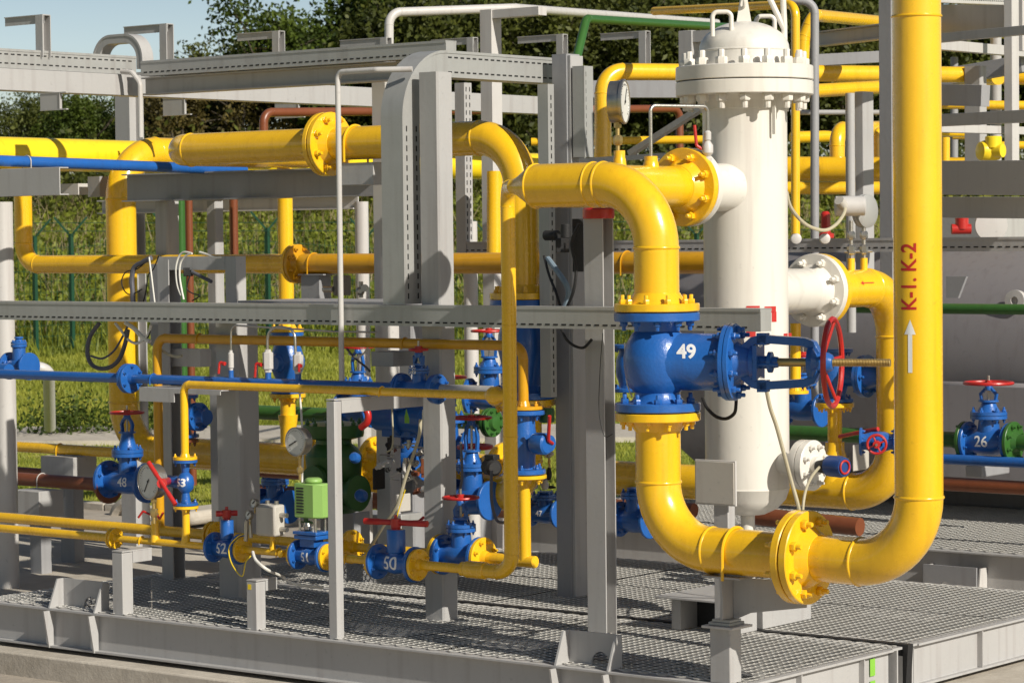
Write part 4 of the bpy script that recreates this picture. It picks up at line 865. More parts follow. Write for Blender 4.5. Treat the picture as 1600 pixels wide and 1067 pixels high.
# middle pipe M
VM = 2.9; zM = 2.015; rM = .068; u0M = PV(37, 380, VM).x; ufM = PV(463, 413, VM).x
pipe('yellow mid-height pipe rising at the left edge up to its small flange', [(u0M, VM, 2.75), (u0M, VM, zM), (ufM-.003, VM, zM)], rM, .16, seg=28, flanges=[((ufM-.003, VM, zM), -X, .135, .026, 8)], gaskets=[((ufM, VM, zM), X, .13)])
pipe('yellow mid-height pipe running right from its small flange behind the columns', [(ufM+.003, VM, zM), (PV(1110, 409, VM).x, VM, zM)], rM+.001, 0, YSH, seg=28, flanges=[((ufM+.003, VM, zM), X, .135, .026, 8)], clamps=[((PV(491, 413, VM).x, VM, zM), X), ((PV(980, 400, VM).x, VM, zM), X)])  # shade on the yellow put into the pipe's colour
single('pipe_bracket', 'dark grey bracket box under the clamp of the mid-height yellow pipe', 'bracket', MB().box((PV(480, 450, VM).x, VM-.06, 1.62), (PV(508, 450, VM).x, VM+.06, zM-rM-.012)).box((PV(478, 430, VM).x, VM-.08, zM-rM-.010), (PV(517, 430, VM).x, VM+.08, zM-rM-.002)), GRD)
# vertical N with round blue valve
VN = VH; uN = PV(448, 500, VN).x; zn1, zn2 = PV(448, 519, VN).z, PV(448, 614, VN).z; rN = .055
pipe('yellow vertical pipe behind the small flange of the mid-height pipe', [(uN, VN, 2.85), (uN, VN, zn1+.003)], rN, 0, seg=24, flanges=[((uN, VN, zn1+.003), Z, .125, .025, 8)])
pipe('short yellow pipe from the round blue valve into the low header', [(uN, VN, zn2-.003), (uN, VN, zh+.05)], rN, 0, seg=24, flanges=[((uN, VN, zn2-.003), -Z, .13, .028, 8)], bossess=[((uN, VN, zh+.32), -Z, .058, .2)])
T = Thing('ball_valve', 'round blue valve framed by the two white hexagonal instrument valves', 'valve', (uN, VN, (zn1+zn2)/2)); H = (zn1-zn2)/2
T.part('body', MB().lathe([(.12, -H), (.12, -H+.025), (.06, -H+.03), (.09, -H*.5), (.125, -.02), (.128, .02), (.1, H*.5), (.06, H-.03), (.12, H-.025), (.12, H)], (uN, VN, (zn1+zn2)/2), Z, 32).lathe([(.07, 0), (.07, .12), (.05, .14)], (uN, VN, (zn1+zn2)/2), -Y, 20), BLU)
# blue valves of the left part
gate_valve('blue gate valve 48 with a dark red handwheel in front of the big left drop', PV(200, 752, 2.2), .42, .140, .085, .20, .11, .48, .115, number='48', num_size=.09, num_at=(.03, 0, .0), hs=.35)
zb_ = PV(60, 750, 2.2).z
pipe('brown pipe at the lower left leading into gate valve 48', [(-12.5, 2.2, zb_), (PV(172, 752, 2.2).x, 2.2, zb_)], .048, 0, BRN, name='brown_pipe', seg=20, clamps=[((PV(66, 750, 2.2).x, 2.2, zb_), X)], flanges=[((PV(172, 752, 2.2).x, 2.2, zb_), -X, .13, .025, 8)], clampmat=WHG)
pipe('thin dark brown pipe above the lower left brown one', [(-14, 3.6, PV(60, 737, 3.6).z), (PV(175, 741, 3.6).x, 3.6, PV(60, 737, 3.6).z)], .03, 0, BRN, name='brown_pipe', seg=16)
pipe('long yellow pipe low at the left with a clamp on a steel trestle', [(-14, 3.2, PV(100, 702, 3.2).z), (PV(190, 702, 3.2).x, 3.2, PV(100, 702, 3.2).z)], .040, 0, seg=20, clamps=[((PV(94, 702, 3.2).x, 3.2, PV(100, 702, 3.2).z), X)])
T = gate_valve('blue valve with its bonnet turned sideways left of the grey column', PV(285, 650, 2.5), .30, .115, .075, .15, .10, .42, .09, rot=(0, pi/2, 0), number=None, wheel=False)
pipe('short brown pipe under the sideways blue valve', [PV(285, 690, 2.5), PV(285, 740, 2.5)], .05, 0, BRN, name='brown_pipe', flanges=[(PV(285, 686, 2.5), -Z, .115, .02, 8)])
pipe('blue pipe end with a round flange above the blue pipe at the left edge', [PV(-10, 578, 1.4), PV(14, 580, 1.4)], .05, 0, BLU, name='blue_pipe')
gate_valve('blue valve peeping out beside the round grey post at the left edge', PV(30, 572, 1.6), .22, .095, .06, .15, .055, .3, .05, wheel=False)
cp = CAM+ray(78, 650)*36
pipe('bent galvanised vent pipe standing in the grass at the left', [PD(40, 573, 30), PD(76, 575, 30), PD(78, 668, 31)], .065, .12, WHG, name='vent_pipe', seg=16)
# trestles at the lower left
for px, w1, w2, lab in ((62, 50, 76, 'grey steel trestle under the brown and yellow pipes at the lower left'), (112, 96, 128, 'light trestle plate under the clamp of the long low yellow pipe')):
    c = PV(px, 760, 3.2 if px > 100 else 2.6); T = Thing('pipe_trestle', lab, 'trestle', (c.x, c.y, GZ)); s_ = 20/F*(w2-w1)/2/.78
    zt_ = PV(px, 712 if px > 100 else 765, c.y).z
    T.part('post', MB().box((c.x-s_*.8, c.y-.05, GZ), (c.x+s_*.8, c.y+.05, zt_-.2)), GRD, bev=.003); T.part('cross_bar', MB().box((c.x-s_*2.2, c.y-.12, zt_-.2), (c.x+s_*1.6, c.y+.12, zt_)), GRY, bev=.003)
    T.part('base_plate', MB().box((c.x-s_*1.5, c.y-.12, GZ), (c.x+s_*1.5, c.y+.12, GZ+.02)), GRY)
single('concrete_block', 'rough pale concrete block on the paving behind valve 53', 'block', MB().box(PV(298, 822, 6.2), PV(334, 786, 6.9)), CONC, bev=.05)
single('drain_hood', 'half-round grey concrete culvert end behind valve 48', 'culvert', MB().torus(PV(205, 822, 6.8), Y, .22, .07, 24, 8, 0, pi, x=-X), CONC)
# second vertical valve at the right (behind the handwheel)
VR = VO; uR = PV(1304, 600, VR).x; zr1 = PV(1304, 628, VR).z
pipe('yellow reducer piece rising from the loop to the blue valve behind the handwheel', [(uR, VR, zr1-.003), (uR, VR, zh+.3), (uR, VR, zh+.1)], .045, 0, seg=20, flanges=[((uR, VR, zr1-.003), -Z, .12, .028, 8)], bossess=[((uR, VR, zh), Z, .09, .2), ((uR, VR, zh+.2), Z, .06, .1)])
gate_valve('dark blue sideways valve behind the red handwheel of valve 49', (uR, VR, zr1+.165), .33, .115, .085, .22, .13, .62, .15, rot=(0, pi/2, 0), nb=8)
pipe('thin yellow pipe standing between the vessel and the handwheel', [PV(1243, 505, 3.0), PV(1243, 615, 3.0)], .033, 0, seg=16, flanges=[(PV(1243, 615, 3.0), Z, .08, .02, 6)])
gate_valve('blue valve low behind the vessel right edge', PV(1255, 640, 4.2), .3, .11, .07, .18, .09, .36, .09)
gate_valve('small valve with a red ribbed handwheel facing the camera right of the vessel drain', PV(1372, 690, 3.1), .22, .085, .06, .12, .06, .2, .055, rot=(pi/2, 0, .5), hs=.15)
single('valve_lever', 'red bar handle pointing at the ribbed red wheel', 'lever', MB().tube([PV(1312, 682, 3.2), PV(1335, 677, 3.15), PV(1372, 670, 3.1)], .013, .02, 10), RED)
single('junction_box', 'light box with a dark window under the loop of the yellow outlet pipe', 'junction box', MB().box(PV(1332, 736, 4.6), PV(1358, 692, 4.8)), BOX, bev=.006)
# ------------------------------------------------------------------ columns
P4 = (-2.68, .95); zc4 = PV(690, 113, .95).z
column('big grey box column in the centre with the curved cable tray on its left', P4[0], P4[1], 0, zc4, .145, .135, GRY, base=False)
column('grey steel channel post in front of the dark column, right of centre', -1.56, .99, 0, PV(940, 342, .99).z, .125, .10, GRY, 'Cx', base=False)
single('warning_beacon', 'red beacon with a small warning triangle on top of the channel post', 'beacon', MB().lathe([(.085, 0), (.088, .01), (.088, .05), (.08, .06)], (-1.56, .99, PV(940, 342, .99).z+.001), Z, 24), RED)
column('grey column darkened for shade between the slim riser and the channel post', -2.67, 2.16, 0, 3.28, .125, .13, GRD, base=False)  # shade on the front put into the darker grey
single('lit_face_strip', 'pale strip standing for the sunlit right face of the dark column', 'channel', MB().box((-2.606, 2.10, .01), (-2.590, 2.225, 3.27)), GRY)  # added strip paints sunlight on the column's right face
column('wide grey H column behind valve 53, under the long tray', -4.36, 1.03, 0, 1.68, .19, .20, GRY, base=False)
column('round pale post cut by the left edge of the photo', PV(10, 700, 1.9).x, 1.9, GZ, 2.47, .15, .15, WHG, 'round', base=False)
c = PD(201, 113, 22.6); column('H column under the upper left corner of the overhead frame', c.x, c.y, GZ, c.z, .17, .16, GRY, 'H', base=False)
cx_ = PV(600, 150, 2.6); column('pale column behind the curved cable tray', cx_.x, 2.6, .0, 3.42, .13, .11, WHG, base=False)
for px, v, zt_, lab in ((566, 4.4, 2.46, 'round pale post behind the thin white tube'), (735, 4.4, 2.3, 'round pale post seen right of the big column')):
    column(lab, PV(px, 400, v).x, v, 0 if v > 5.6 else GZ, zt_, .105, .105, WHG, 'round', base=False, group=None)
c = PV(766, 100, 5.2); T = Thing('steel_column', 'white square column with a short arm holding the upper white pipe', 'column', (c.x, 5.2, GZ)); 
T.part('shaft', MB().box((c.x-.055, 5.15, GZ), (c.x+.055, 5.27, PV(766, 16, 5.2).z)), WHG); T.part('arm', MB().box((c.x+.056, 5.16, PV(766, 30, 5.2).z), (c.x+.5, 5.26, PV(766, 17, 5.2).z)), WHG)
# bracket frame for the hanging cables (between px 247 and 373)
VF2 = 1.35
a0, a1 = PV(247, 440, VF2), PV(360, 440, VF2); T = Thing('cable_rack', 'grey bracket frame with hanging cables above the long tray at the left', 'frame', (a1.x, VF2, 1.8)); ztp = PV(300, 401, VF2).z
T.part('upright', MB().box((a1.x-.045, VF2, 1.5), (a1.x+.05, VF2+.09, ztp+.0)), GRY, bev=.002); T.part('upright', MB().prism(CH(.11, .10), (a0.x+.05, VF2+.05, .0), X, Y, Z*(ztp-.02)), GRY); T.part('cross_arm', MB().prism([(0, -.085), (.08, -.085), (.08, -.078), (.007, -.078), (.007, -.007), (.08, -.007), (.08, 0), (0, 0)], (a0.x, VF2-.0, ztp), Y, Z, X*(a1.x-a0.x-.047)), GRY)
T.part('upright', MB().box((PV(225, 440, VF2+.15).x, VF2+.2, 1.5), (PV(247, 440, VF2+.15).x, VF2+.26, ztp-.05)), GRD)
single('pipe_bracket', 'sunlit grey bracket box under the clamp of the large upper pipe', 'bracket', MB().box(PV(528, 290, 1.98), PV(606, 254, 2.12)), GRY, bev=.003)
# ------------------------------------------------------------------ cable trays
tray('long galvanised cable tray crossing the picture at mid height', [(-9.2, .835, 1.745), (PV(1196, 500, .83).x, .835, 1.745)], .10, .115, Y, [(-1, -.036)], group=None)
a = (-2.885, .882); ve = PU(893, 111, -2.84).y
tray('grey cable tray climbing the big column and curving over its top', [(*a, 1.81), (*a, 3.19), (a[0], ve, 3.19)], .155, .15, -X, [(-1, .04), (-1, -.045)], R=.32, mat=GAL)
c = PV(855, 300, 2.0); tray('perforated vertical tray on the left flank of the dark column', [(c.x, 2.0, PV(855, 620, 2.0).z), (c.x, 2.0, PV(855, 132, 2.0).z)], .07, .06, -X, [(-1, .0)], pitch=.05)
c = PV(912, 200, 2.15); tray('short perforated tray on the right flank of the dark column top', [(c.x, 2.15, PV(912, 246, 2.15).z), (c.x, 2.15, PV(912, 104, 2.15).z)], .08, .09, -X, [(-1, .03)], pitch=.05)
zt_ = PV(300, 104, 2.25).z; tray('overhead cable tray running from the arch to the big column', [(PV(228, 104, 2.25).x, 2.25, zt_), (PV(705, 88, 2.25).x, 2.25, zt_)], .10, .10, Y, [(-1, -.025)], mat=GAL)
zy = PU(100, 98, -6.62).z; a = PU(0, 98, -6.62); b = PU(205, 106, -6.62)
tray('overhead cable tray entering from the upper left edge', [(-6.62, a.y-2.5, zy), (-6.62, b.y, zy)], .10, .125, -X, [(-1, .03), (-1, -.03)], mat=GAL)
c0 = PV(158, 102, 2.5); c1 = PV(226, 102, 2.5); tray('tray arch looping over the upper left frame corner', [(c0.x, 2.5, c0.z-.05), (c0.x, 2.5, c0.z+.17), (c1.x, 2.5, c0.z+.17), (c1.x, 2.5, c0.z-.05)], .10, .06, -Y if False else Y, [], R=.15, mat=GRY)
c = PV(726, 300, 4.3); c2 = PV(726, 388, 4.3)
tray('perforated tray dropping behind the big column and turning right', [(c.x, 4.3, PV(726, 130, 4.3).z), (c.x, 4.3, c2.z-.08), (c.x, 4.3, c2.z-.081)], .08, .085, X, [(1, .02), (1, -.02)], mat=GRY)
tray('long dim cable tray at eye height behind the vessel', [(c.x, 4.3, c2.z), (1.6, 4.3, c2.z)], .08, .085, Y, [(-1, -.015)], mat=GRY)
# overhead beams
B_ = MB(); ibeam(B_, (PV(228, 130, 2.3).x, 2.3, zt_-.115), (PV(700, 110, 2.3).x, 2.3, zt_-.115), .12, .09); single('overhead_beam', 'grey beam carrying the overhead tray towards the big column', 'beam', B_, GRY)
B_ = MB(); e = PU(900, 168, -6.62); B_.box((-6.69, a.y-2.5, zy-.21), (-6.55, e.y, zy-.066)); single('overhead_beam', 'long pale sunlit beam of the overhead frame receding to the right', 'beam', B_, GRY, bev=.003)
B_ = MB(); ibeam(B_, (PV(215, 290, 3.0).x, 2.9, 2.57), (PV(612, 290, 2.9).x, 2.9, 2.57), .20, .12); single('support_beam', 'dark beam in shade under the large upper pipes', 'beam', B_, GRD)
for px, lab in ((93, 'short thick grey beam end under the blue pipe at the left edge'),):
    c = PV(px, 283, 1.0); B_ = MB().prism([(-.0, -.09), (.08, -.09), (.08, -.082), (.008, -.082), (.008, .082), (.08, .082), (.08, .09), (0, .09)], (c.x-3.0, 1.0, c.z), Y, Z, X*3.0); single('support_beam', lab, 'beam', B_, GRY, bev=.002)
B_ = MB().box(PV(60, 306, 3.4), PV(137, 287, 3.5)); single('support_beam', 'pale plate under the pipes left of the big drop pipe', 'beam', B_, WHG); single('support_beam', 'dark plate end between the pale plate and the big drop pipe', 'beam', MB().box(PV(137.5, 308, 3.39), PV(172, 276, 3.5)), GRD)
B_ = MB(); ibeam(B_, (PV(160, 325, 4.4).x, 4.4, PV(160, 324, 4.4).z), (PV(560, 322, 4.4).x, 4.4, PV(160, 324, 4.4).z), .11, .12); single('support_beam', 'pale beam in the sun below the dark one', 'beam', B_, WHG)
for px, mt, r, lab, v in ((283, GRN, .035, 'dark green vertical pipe left of the cable frame', 3.8), (296, BRN, .03, 'dark brown vertical pipe beside the green one', 3.9), (366, BRN, .032, 'dark brown vertical pipe above the cable frame', 3.6)):
    c = PV(px, 400, v); single('vertical_pipe', lab, 'pipe', MB().cyl((c.x, v, .3), (c.x, v, 2.5), r), mt)
for px, lab, v, w_ in ((262, 'grey post under the dark beam left of the cables', 3.0, .13), (337, 'pale post between the two brown vertical pipes', 3.3, .09), (640, 'dark post behind the curved tray', 3.0, .15)):
    c = PV(px, 400, v); column(lab, c.x, v, 0, 2.47, w_, w_, GRY if px != 640 else GRD, base=False)
# C-shaped stubs hanging below the frame, and L brackets standing on it
def stub(px, py0, py1, d, wpx, lab):
    a = PD(px, py0, d); s = d/F; mb = MB(); h = (py1-py0)*s; w_ = wpx*s/.78
    mb.prism([(-w_, 0), (.06, 0), (.06, -.008), (0, -.008), (0, -h+.008), (.06, -h+.008), (.06, -h), (-w_, -h), (-w_, -h+.006), (-.006, -h+.006), (-.006, -.006), (-w_, -.006)], a, X, Z, Y*.02)
    mb.prism([(-w_, -.007), (-.007, -.007), (-.007, -h+.007), (-w_, -h+.007)], a+Y*.004, X, Z, Y*.006)
    return single('channel_stub', lab, 'channel stub', mb, GRY)
stub(93, 144, 172, 17.8, 36, 'short channel stub hanging under the upper left beam'); stub(288, 152, 180, 20.5, 38, 'short channel stub hanging under the beam right of the corner column'); stub(466, 158, 184, 22.5, 40, 'short channel stub hanging above the large yellow flange')
brs = [(67, 25, 90, 18.4, 64), (260, 39, 99, 19.6, 70), (435, 50, 99, 21.6, 66), (603, 60, 104, 23.5, 72), (738, 60, 96, 24.2, 62), (878, 55, 105, 23.8, 66), (1007, 50, 100, 23.2, 64)]
blab = ['leftmost standing L bracket on the upper tray, against the sky', 'standing L bracket right of the tray arch, against the sky', 'standing L bracket against the trees, third from the left', 'standing L bracket beside the vertical white pipe', 'standing L bracket just left of the white square column', 'standing L bracket left of the green sloping pipe', 'standing L bracket right of the green sloping pipe']
for (px, y0, y1, d, apx), lab in zip(brs, blab):
    s = d/F; T_ = PD(px, y0, d); h = (y1-y0)*s; T = Thing('tray_bracket', lab, 'bracket', T_-Z*h, 'standing L brackets of the overhead frame')
    T.part('post', MB().prism(CH(.075, .07, .006), T_-Z*h, X, Y, Z*h), GRY); L = apx*s/.78
    T.part('arm', MB().prism([(-.035, 0), (.035, 0), (.035, -.006), (.03, -.006), (-.02, -.006), (-.02, -.06), (-.026, -.06), (-.026, -.006), (-.035, -.006)], T_-X*L+Z*.006, Y, Z, X*(L+.035)), GRY)
single('conduit', 'thin conduit bending down at the upper left frame corner', 'conduit', MB().tube([PV(190, 112, 2.15), PV(206, 113, 2.15), PV(219, 130, 2.15), PV(220, 215, 2.15)], .017, .06, 10), WHG)
# ------------------------------------------------------------------ background pipes
def bp(lab, pts, r, R, mat=YEL, nm='gas_pipe', seg=18): return pipe(lab, pts, r, R, mat, name=nm, seg=seg)
bp('white pipe rising behind the curved tray and running right along the tree tops', [PD(608, 300, 24), PD(608, 20, 24), PD(803, 13, 24.6), PD(1120, 36, 31)], .040, .12, WHG, 'white_pipe')
bp('green pipe sloping up in front of the trees and turning right', [PD(893, 125, 24.5), PD(916, 30, 25), PD(1200, 46, 31)], .040, .14, GRN, 'green_pipe')
bp('brown pipe crossing high behind the curved tray with both ends turned down', [PD(412, 225, 22), PD(412, 176, 22), PD(1062, 170, 25.5), PD(1062, 250, 25.5)], .036, .09, BRN, 'brown_pipe')
bp('orange yellow pipe at the top behind the vessel dropping along its right side', [PD(1022, 18, 19.2), PD(1243, 7, 17.6), PD(1243, 376, 17.6)], .029, .09)
bp('thin grey pipe with a bent top right of the vessel', [PD(1225, -2, 18.4), PD(1273, 4, 18.4), PD(1273, 620, 18.4)], .029, .09, GRD, 'grey_pipe')
bp('yellow pipe near the top right running away behind the lettered riser', [PD(1252, 150, 20), PD(1256, 60, 20), PD(1270, 24, 20), PD(1640, 60, 27)], .046, .10)
bp('yellow pipe bending over beside the first gauge and passing behind the vessel head', [PD(942, 262, 19.2), PD(942, 112, 19.2), PD(1512, 117, 20.6)], .060, .16)
bp('dull yellow pipe just under the one behind the vessel head', [PD(1240, 144, 18.6), PD(1420, 134, 19.8)], .048, .1)
bp('far yellow pipe behind the galvanised brace', [PD(830, 222, 23), PD(1110, 218, 23)], .034, .1)
bp('thick bright yellow background header right of the vessel', [PD(1215, 264, 22), PD(1515, 266, 21.5)], .100, .1)
bp('second yellow background header just below the thick one', [PD(1215, 294, 21), PD(1420, 294, 21)], .050, .1)
bp('yellow elbow standing on the background header', [PD(1308, 255, 22), PD(1308, 203, 22), PD(1400, 200, 23.4)], .062, .14)
bp('slim yellow branch right of the elbow on the background header', [PD(1370, 255, 22), PD(1370, 205, 22), PD(1385, 204, 22.2)], .025, .05)
bp('orange background pipe above the thick header', [PD(1238, 215, 23), PD(1300, 213, 23.2)], .05, .05)
bp('far yellow pipe with a collar at the right behind the riser', [PD(1440, 206, 22), PD(1505, 208, 22.5)], .035, .05)
bp('short yellow vertical right behind the riser', [PD(1477, 215, 21), PD(1477, 262, 21)], .035, .05)
bp('thin grey horizontal rail against the far trees', [PD(1235, 176, 23), PD(1420, 176, 23)], .022, .05, GRY, 'grey_pipe')
bp('yellow pipe pair end under the top right beams', [PD(1500, 124, 24), PD(1560, 122, 23)], .060, .05)
bp('dull yellow pipe at the right edge below the top beams', [PD(1560, 121, 24.2), PD(1660, 124, 24)], .062, .05)
bp('thin orange pipe crossing behind the white beam at the upper right', [PD(1440, 72, 24), PD(1660, 82, 25)], .028, .05)
bp('dull yellow pipe just above the dark beam end at the right', [PD(1440, 163, 24), PD(1660, 166, 24)], .04, .05)
bp('grey upright pipe behind the crossed beams at the right', [PD(1556, -20, 24.5), PD(1556, 270, 24.5)], .05, .05, GRY, 'grey_pipe')
bp('thin grey upright pipe between the riser and the column stub', [PD(1491, 90, 25), PD(1491, 262, 25)], .035, .05, GRD, 'grey_pipe')
bp('yellow elbow low behind the crossed beams right of the riser', [PD(1488, 212, 23.5), PD(1530, 212, 23.5), PD(1530, 262, 23.5)], .035, .08)
bp('thin yellow pipes along the right edge', [PD(1550, 228, 24), PD(1660, 226, 24)], .035, .05)
bp('dark orange vertical pipe right of the big column', [PD(773, 268, 19.5), PD(773, 402, 19.5)], .058, .05)
bp('dark green pipe low behind the round blue valve', [(PV(395, 646, 4.2).x, 4.2, PV(450, 646, 4.2).z), (PV(770, 656, 4.2).x, 4.2, PV(450, 646, 4.2).z)], .055, .05, GRN, 'green_pipe')
pipe('green pipe with a bright flange beside the slim riser', [PV(728, 655, 2.9), PV(770, 658, 2.9)], .042, 0, GRN, name='green_pipe', flanges=[(PV(768, 660, 2.9), X, .095, .02, 8), (PV(766, 660, 2.9), -X, .095, .02, 8)])
zg = PV(1310, 679, 4.9).z; u26 = PV(1545, 682, 4.9).x
pipe('green pipe from behind the vessel to valve 26', [(-3.4, 4.9, zg), (u26-.165, 4.9, zg)], .052, 0, GRN, name='green_pipe', flanges=[((u26-.165, 4.9, zg), -X, .125, .025, 8)])
pipe('green pipe with a bright flange right of valve 26', [(u26+.165, 4.9, zg), (u26+1.5, 4.9, zg)], .052, 0, GRN, name='green_pipe', flanges=[((u26+.165, 4.9, zg), X, .135, .025, 8)])
gate_valve('blue gate valve 26 with a bright red handwheel in front of the grey tank', (u26, 4.9, zg), .324, .125, .09, .17, .12, .38, .155, number='26', num_size=.10, num_at=(-.01, 0, -.0), hs=.27)
zz = PV(1540, 483, 5.6).z; bp('dark green pipe crossing in front of the grey tank', [(-3.2, 5.6, zz), (2.6, 5.6, zz)], .036, 0, GRN, 'green_pipe')
zz = PV(1540, 720, 4.8).z; bp('dark blue pipe below valve 26', [(-1.9, 4.8, zz), (2.2, 4.8, zz)], .034, 0, BLU, 'blue_pipe')
zz = PV(1540, 759, 4.7).z; bp('brown pipe low in front of the tank saddles', [(-1.6, 4.7, zz), (2.2, 4.7, zz)], .045, 0, BRN, 'brown_pipe')
bp('brown pipe stub ending behind the front bolted flange', [PV(1180, 806, 3.0), PV(1344, 823, 3.0)], .055, 0, BRN, 'brown_pipe')
bp('brown pipe low between the front elbow and the vessel', [PV(958, 790, 4.4), PV(1085, 797, 4.4)], .05, 0, BRN, 'brown_pipe')
gate_valve('round blue valve half hidden behind the lower front elbow', PV(992, 812, 3.3), .26, .115, .08, .16, .09, .3, .08, wheel=False)
gate_valve('small blue valve 47 under silver fittings left of the dark column', PV(852, 801, 2.5), .24, .09, .065, .10, .085, .2, .05, number='47', num_size=.05, wheel=False)
gate_valve('blue valve behind the channel post left of valve 49', PV(985, 575, 3.0), .3, .12, .09, .2, .1, .4, .1, rot=(0, pi/2, 0), wheel=False)
# ------------------------------------------------------------------ tank
c = PV(1540, 393, 7.0); rT = .95
T = Thing('storage_tank', 'large horizontal grey tank at the right behind valve 26', 'tank', (0, 7.9, c.z-rT)); zt0 = c.z-rT+.06
T.part('shell', MB().lathe([(0, -.5), (.5, -.44), (.8, -.25), (rT, 0), (rT, 8.2), (.8, 8.45), (.5, 8.64), (0, 8.7)], (-5.4, 7.9, zt0), X, 72), TNK)
for u in (-4.4, -.9, 2.2):
    T.part('saddle', MB().prism([(-.62, -1.95), (.62, -1.95), (.62, -.72), (.5, -.82), (.3, -.92), (0, -.96), (-.3, -.92), (-.5, -.82), (-.62, -.72)], (u, 7.9, zt0), Y, Z, X*.35), TNK, bev=.01)
p = PV(1583, 470, 7.0); T.part('nozzle', MB().lathe([(.075, 0), (.08, .04), (.08, .06), (.03, .062), (.03, .03)], (p.x, 7.08, p.z), -Y, 28), WHG)
T.part('lug', MB().prism([(0, -.16), (.1, -.16), (.17, 0), (0, .0)], PV(1478, 432, 6.9), X, Z, Y*.03), GRD)
p = PV(1520, 680, 6.6); T.part('manhole', MB().box((p.x-.35, 6.70, p.z-.35), (p.x+.4, 6.76, p.z+.38)), TNK, bev=.05)
single('tank_plinth', 'dark plinth under the grey tank', 'plinth', MB().box((-5.2, 8.35, -.28), (3.3, 9.6, .62)), GRD, bev=.01)
single('pipe_rack', 'grey rack beam behind the red fitting at the right', 'beam', MB().box(PD(1440, 374, 24), PD(1660, 338, 24.6)), GRY, bev=.01)
single('grey_cabinet', 'dark grey cabinet below the tank behind valve 26', 'cabinet', MB().box(PV(1508, 745, 5.9), PV(1578, 722, 6.3)), GRD, bev=.01)
# ------------------------------------------------------------------ steelwork at the right
def colR(px, d, y0, y1, wx, mat, lab, wy=None, kind='box'):
    a, b = PD(px, y0, d), PD(px, y1, d); return column(lab, a.x, a.y, b.z, a.z, wx, wy or wx, mat, kind, base=False)
colR(1386, 18.2, -20, 660, .10, GRD, 'dark column just left of the lettered riser', .06)
colR(1328, 18.8, 146, 520, .065, GRY, 'round grey post with a slotted channel beside it', kind='round')
colR(1350, 18.9, 144, 445, .07, GRY, 'pale channel post with a row of slots right of the round grey post', .14)
colR(1524, 20.5, 104, 262, .14, GRY, 'grey column stub at the upper right with a white edge', .10)
colR(1580, 19.5, -20, 265, .07, WHG, 'white column near the right edge', .10)
colR(1597, 20.2, -20, 80, .04, WHG, 'thin white post at the right edge', .06)
c = PD(1551, 200, 20.6)
def beamR(p, q, h, w_, mat, lab, kind='box'):
    mb = MB(); mb.bar(p, q, w_, h, side=(q-p).cross(Z)) if kind == 'box' else ibeam(mb, p, q, h, w_); return single('steel_beam', lab, 'beam', mb, mat, bev=.002)
beamR(PD(1280, 62, 20.4), PD(1430, 44, 19.2), .11, .10, GRY, 'grey beam under the yellow pipe left of the riser top', 'I')
beamR(PD(1440, 63, 17.6), PD(1640, 44, 16.4), .055, .06, GRY, 'grey beam crossing above the white one at the upper right')
beamR(PD(1440, 68, 18.4), PD(1640, 86, 21.5), .07, .07, WHG, 'white sunlit beam crossing under the grey one at the upper right')
beamR(PD(1440, 190, 17.4), PD(1640, 180, 16.3), .075, .08, GRY, 'dark beam end at the right above the big box beam')
beamR(PD(1440, 200, 18.4), PD(1640, 206, 20.5), .055, .08, WHG, 'pale beam crossing behind the dark one at the right')
beamR(PD(1440, 278, 17.6), PD(1660, 278, 16.6), .215, .12, GRY, 'wide dark box beam at the right under the yellow valve')
beamR(PD(1440, 324, 17.9), PD(1660, 325, 16.9), .135, .10, GRY, 'second dark beam below the wide one at the right')
beamR(PD(1440, 32, 23), PD(1600, 34, 22), .26, .1, GRY, 'dark web of the far overhead frame at the top right')
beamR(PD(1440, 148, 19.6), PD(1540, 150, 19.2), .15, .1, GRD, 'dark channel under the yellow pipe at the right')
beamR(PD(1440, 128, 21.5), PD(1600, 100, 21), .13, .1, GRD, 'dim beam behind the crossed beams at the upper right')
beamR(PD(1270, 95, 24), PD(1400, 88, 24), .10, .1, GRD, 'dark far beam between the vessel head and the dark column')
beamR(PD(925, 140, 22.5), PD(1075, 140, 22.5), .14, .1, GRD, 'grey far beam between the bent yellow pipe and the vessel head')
a, b = PD(1440, -2, 22), PD(1565, 3, 24); tray('perforated white tray at the top right corner', [a, b], .08, .06, V3((-(b-a).y, (b-a).x, 0)), [(-1, 0)], mat=WHG)
T = Thing('steel_bracket', 'square grey bracket with a short arm left of the vessel head', 'bracket', PD(1078, 95, 18.5)); a = PD(1078, 72, 18.5)
T.part('post', MB().box((a.x-.06, a.y-.05, a.z-.35), (a.x+.05, a.y+.05, a.z+.10)), GRY, bev=.003); T.part('arm', MB().box((a.x+.051, a.y-.04, a.z+.02), (a.x+.35, a.y+.04, a.z+.095)), GRY)
single('strut', 'galvanised diagonal strut channel between the gauge and the vessel', 'strut', MB().bar(PD(985, 240, 17), PD(1098, 168, 16.6), .05, .035), GAL)
single('strut', 'flat galvanised strut behind the big front pipe top', 'strut', MB().bar(PD(905, 252, 16.2), PD(1040, 243, 16.2), .05, .03), GAL)
T = Thing('regulator', 'small bright yellow valve body standing on the wide dark box beam', 'regulator', PD(1548, 250, 18)); a = PD(1548, 236, 18)
T.part('body', MB().lathe([(.0, -.09), (.06, -.085), (.075, 0), (.06, .05), (.03, .06)], a-X*.03, -X*.6-Y, 20).lathe([(.04, -.04), (.045, .0), (.045, .06)], a+X*.03, X, 16), YEB); T.part('cap', MB().lathe([(.055, .02), (.055, .09), (.05, .095)], a+X*.02, Z, 20), YEB)
for px, lab in ((1290, 'red cylinder behind the beige hose'), ): single('red_fitting', lab, 'fitting', MB().lathe([(.06, 0), (.06, .03), (.035, .04), (.035, .17), (.02, .19)], PD(px, 372, 19.5), Z, 20), RED)
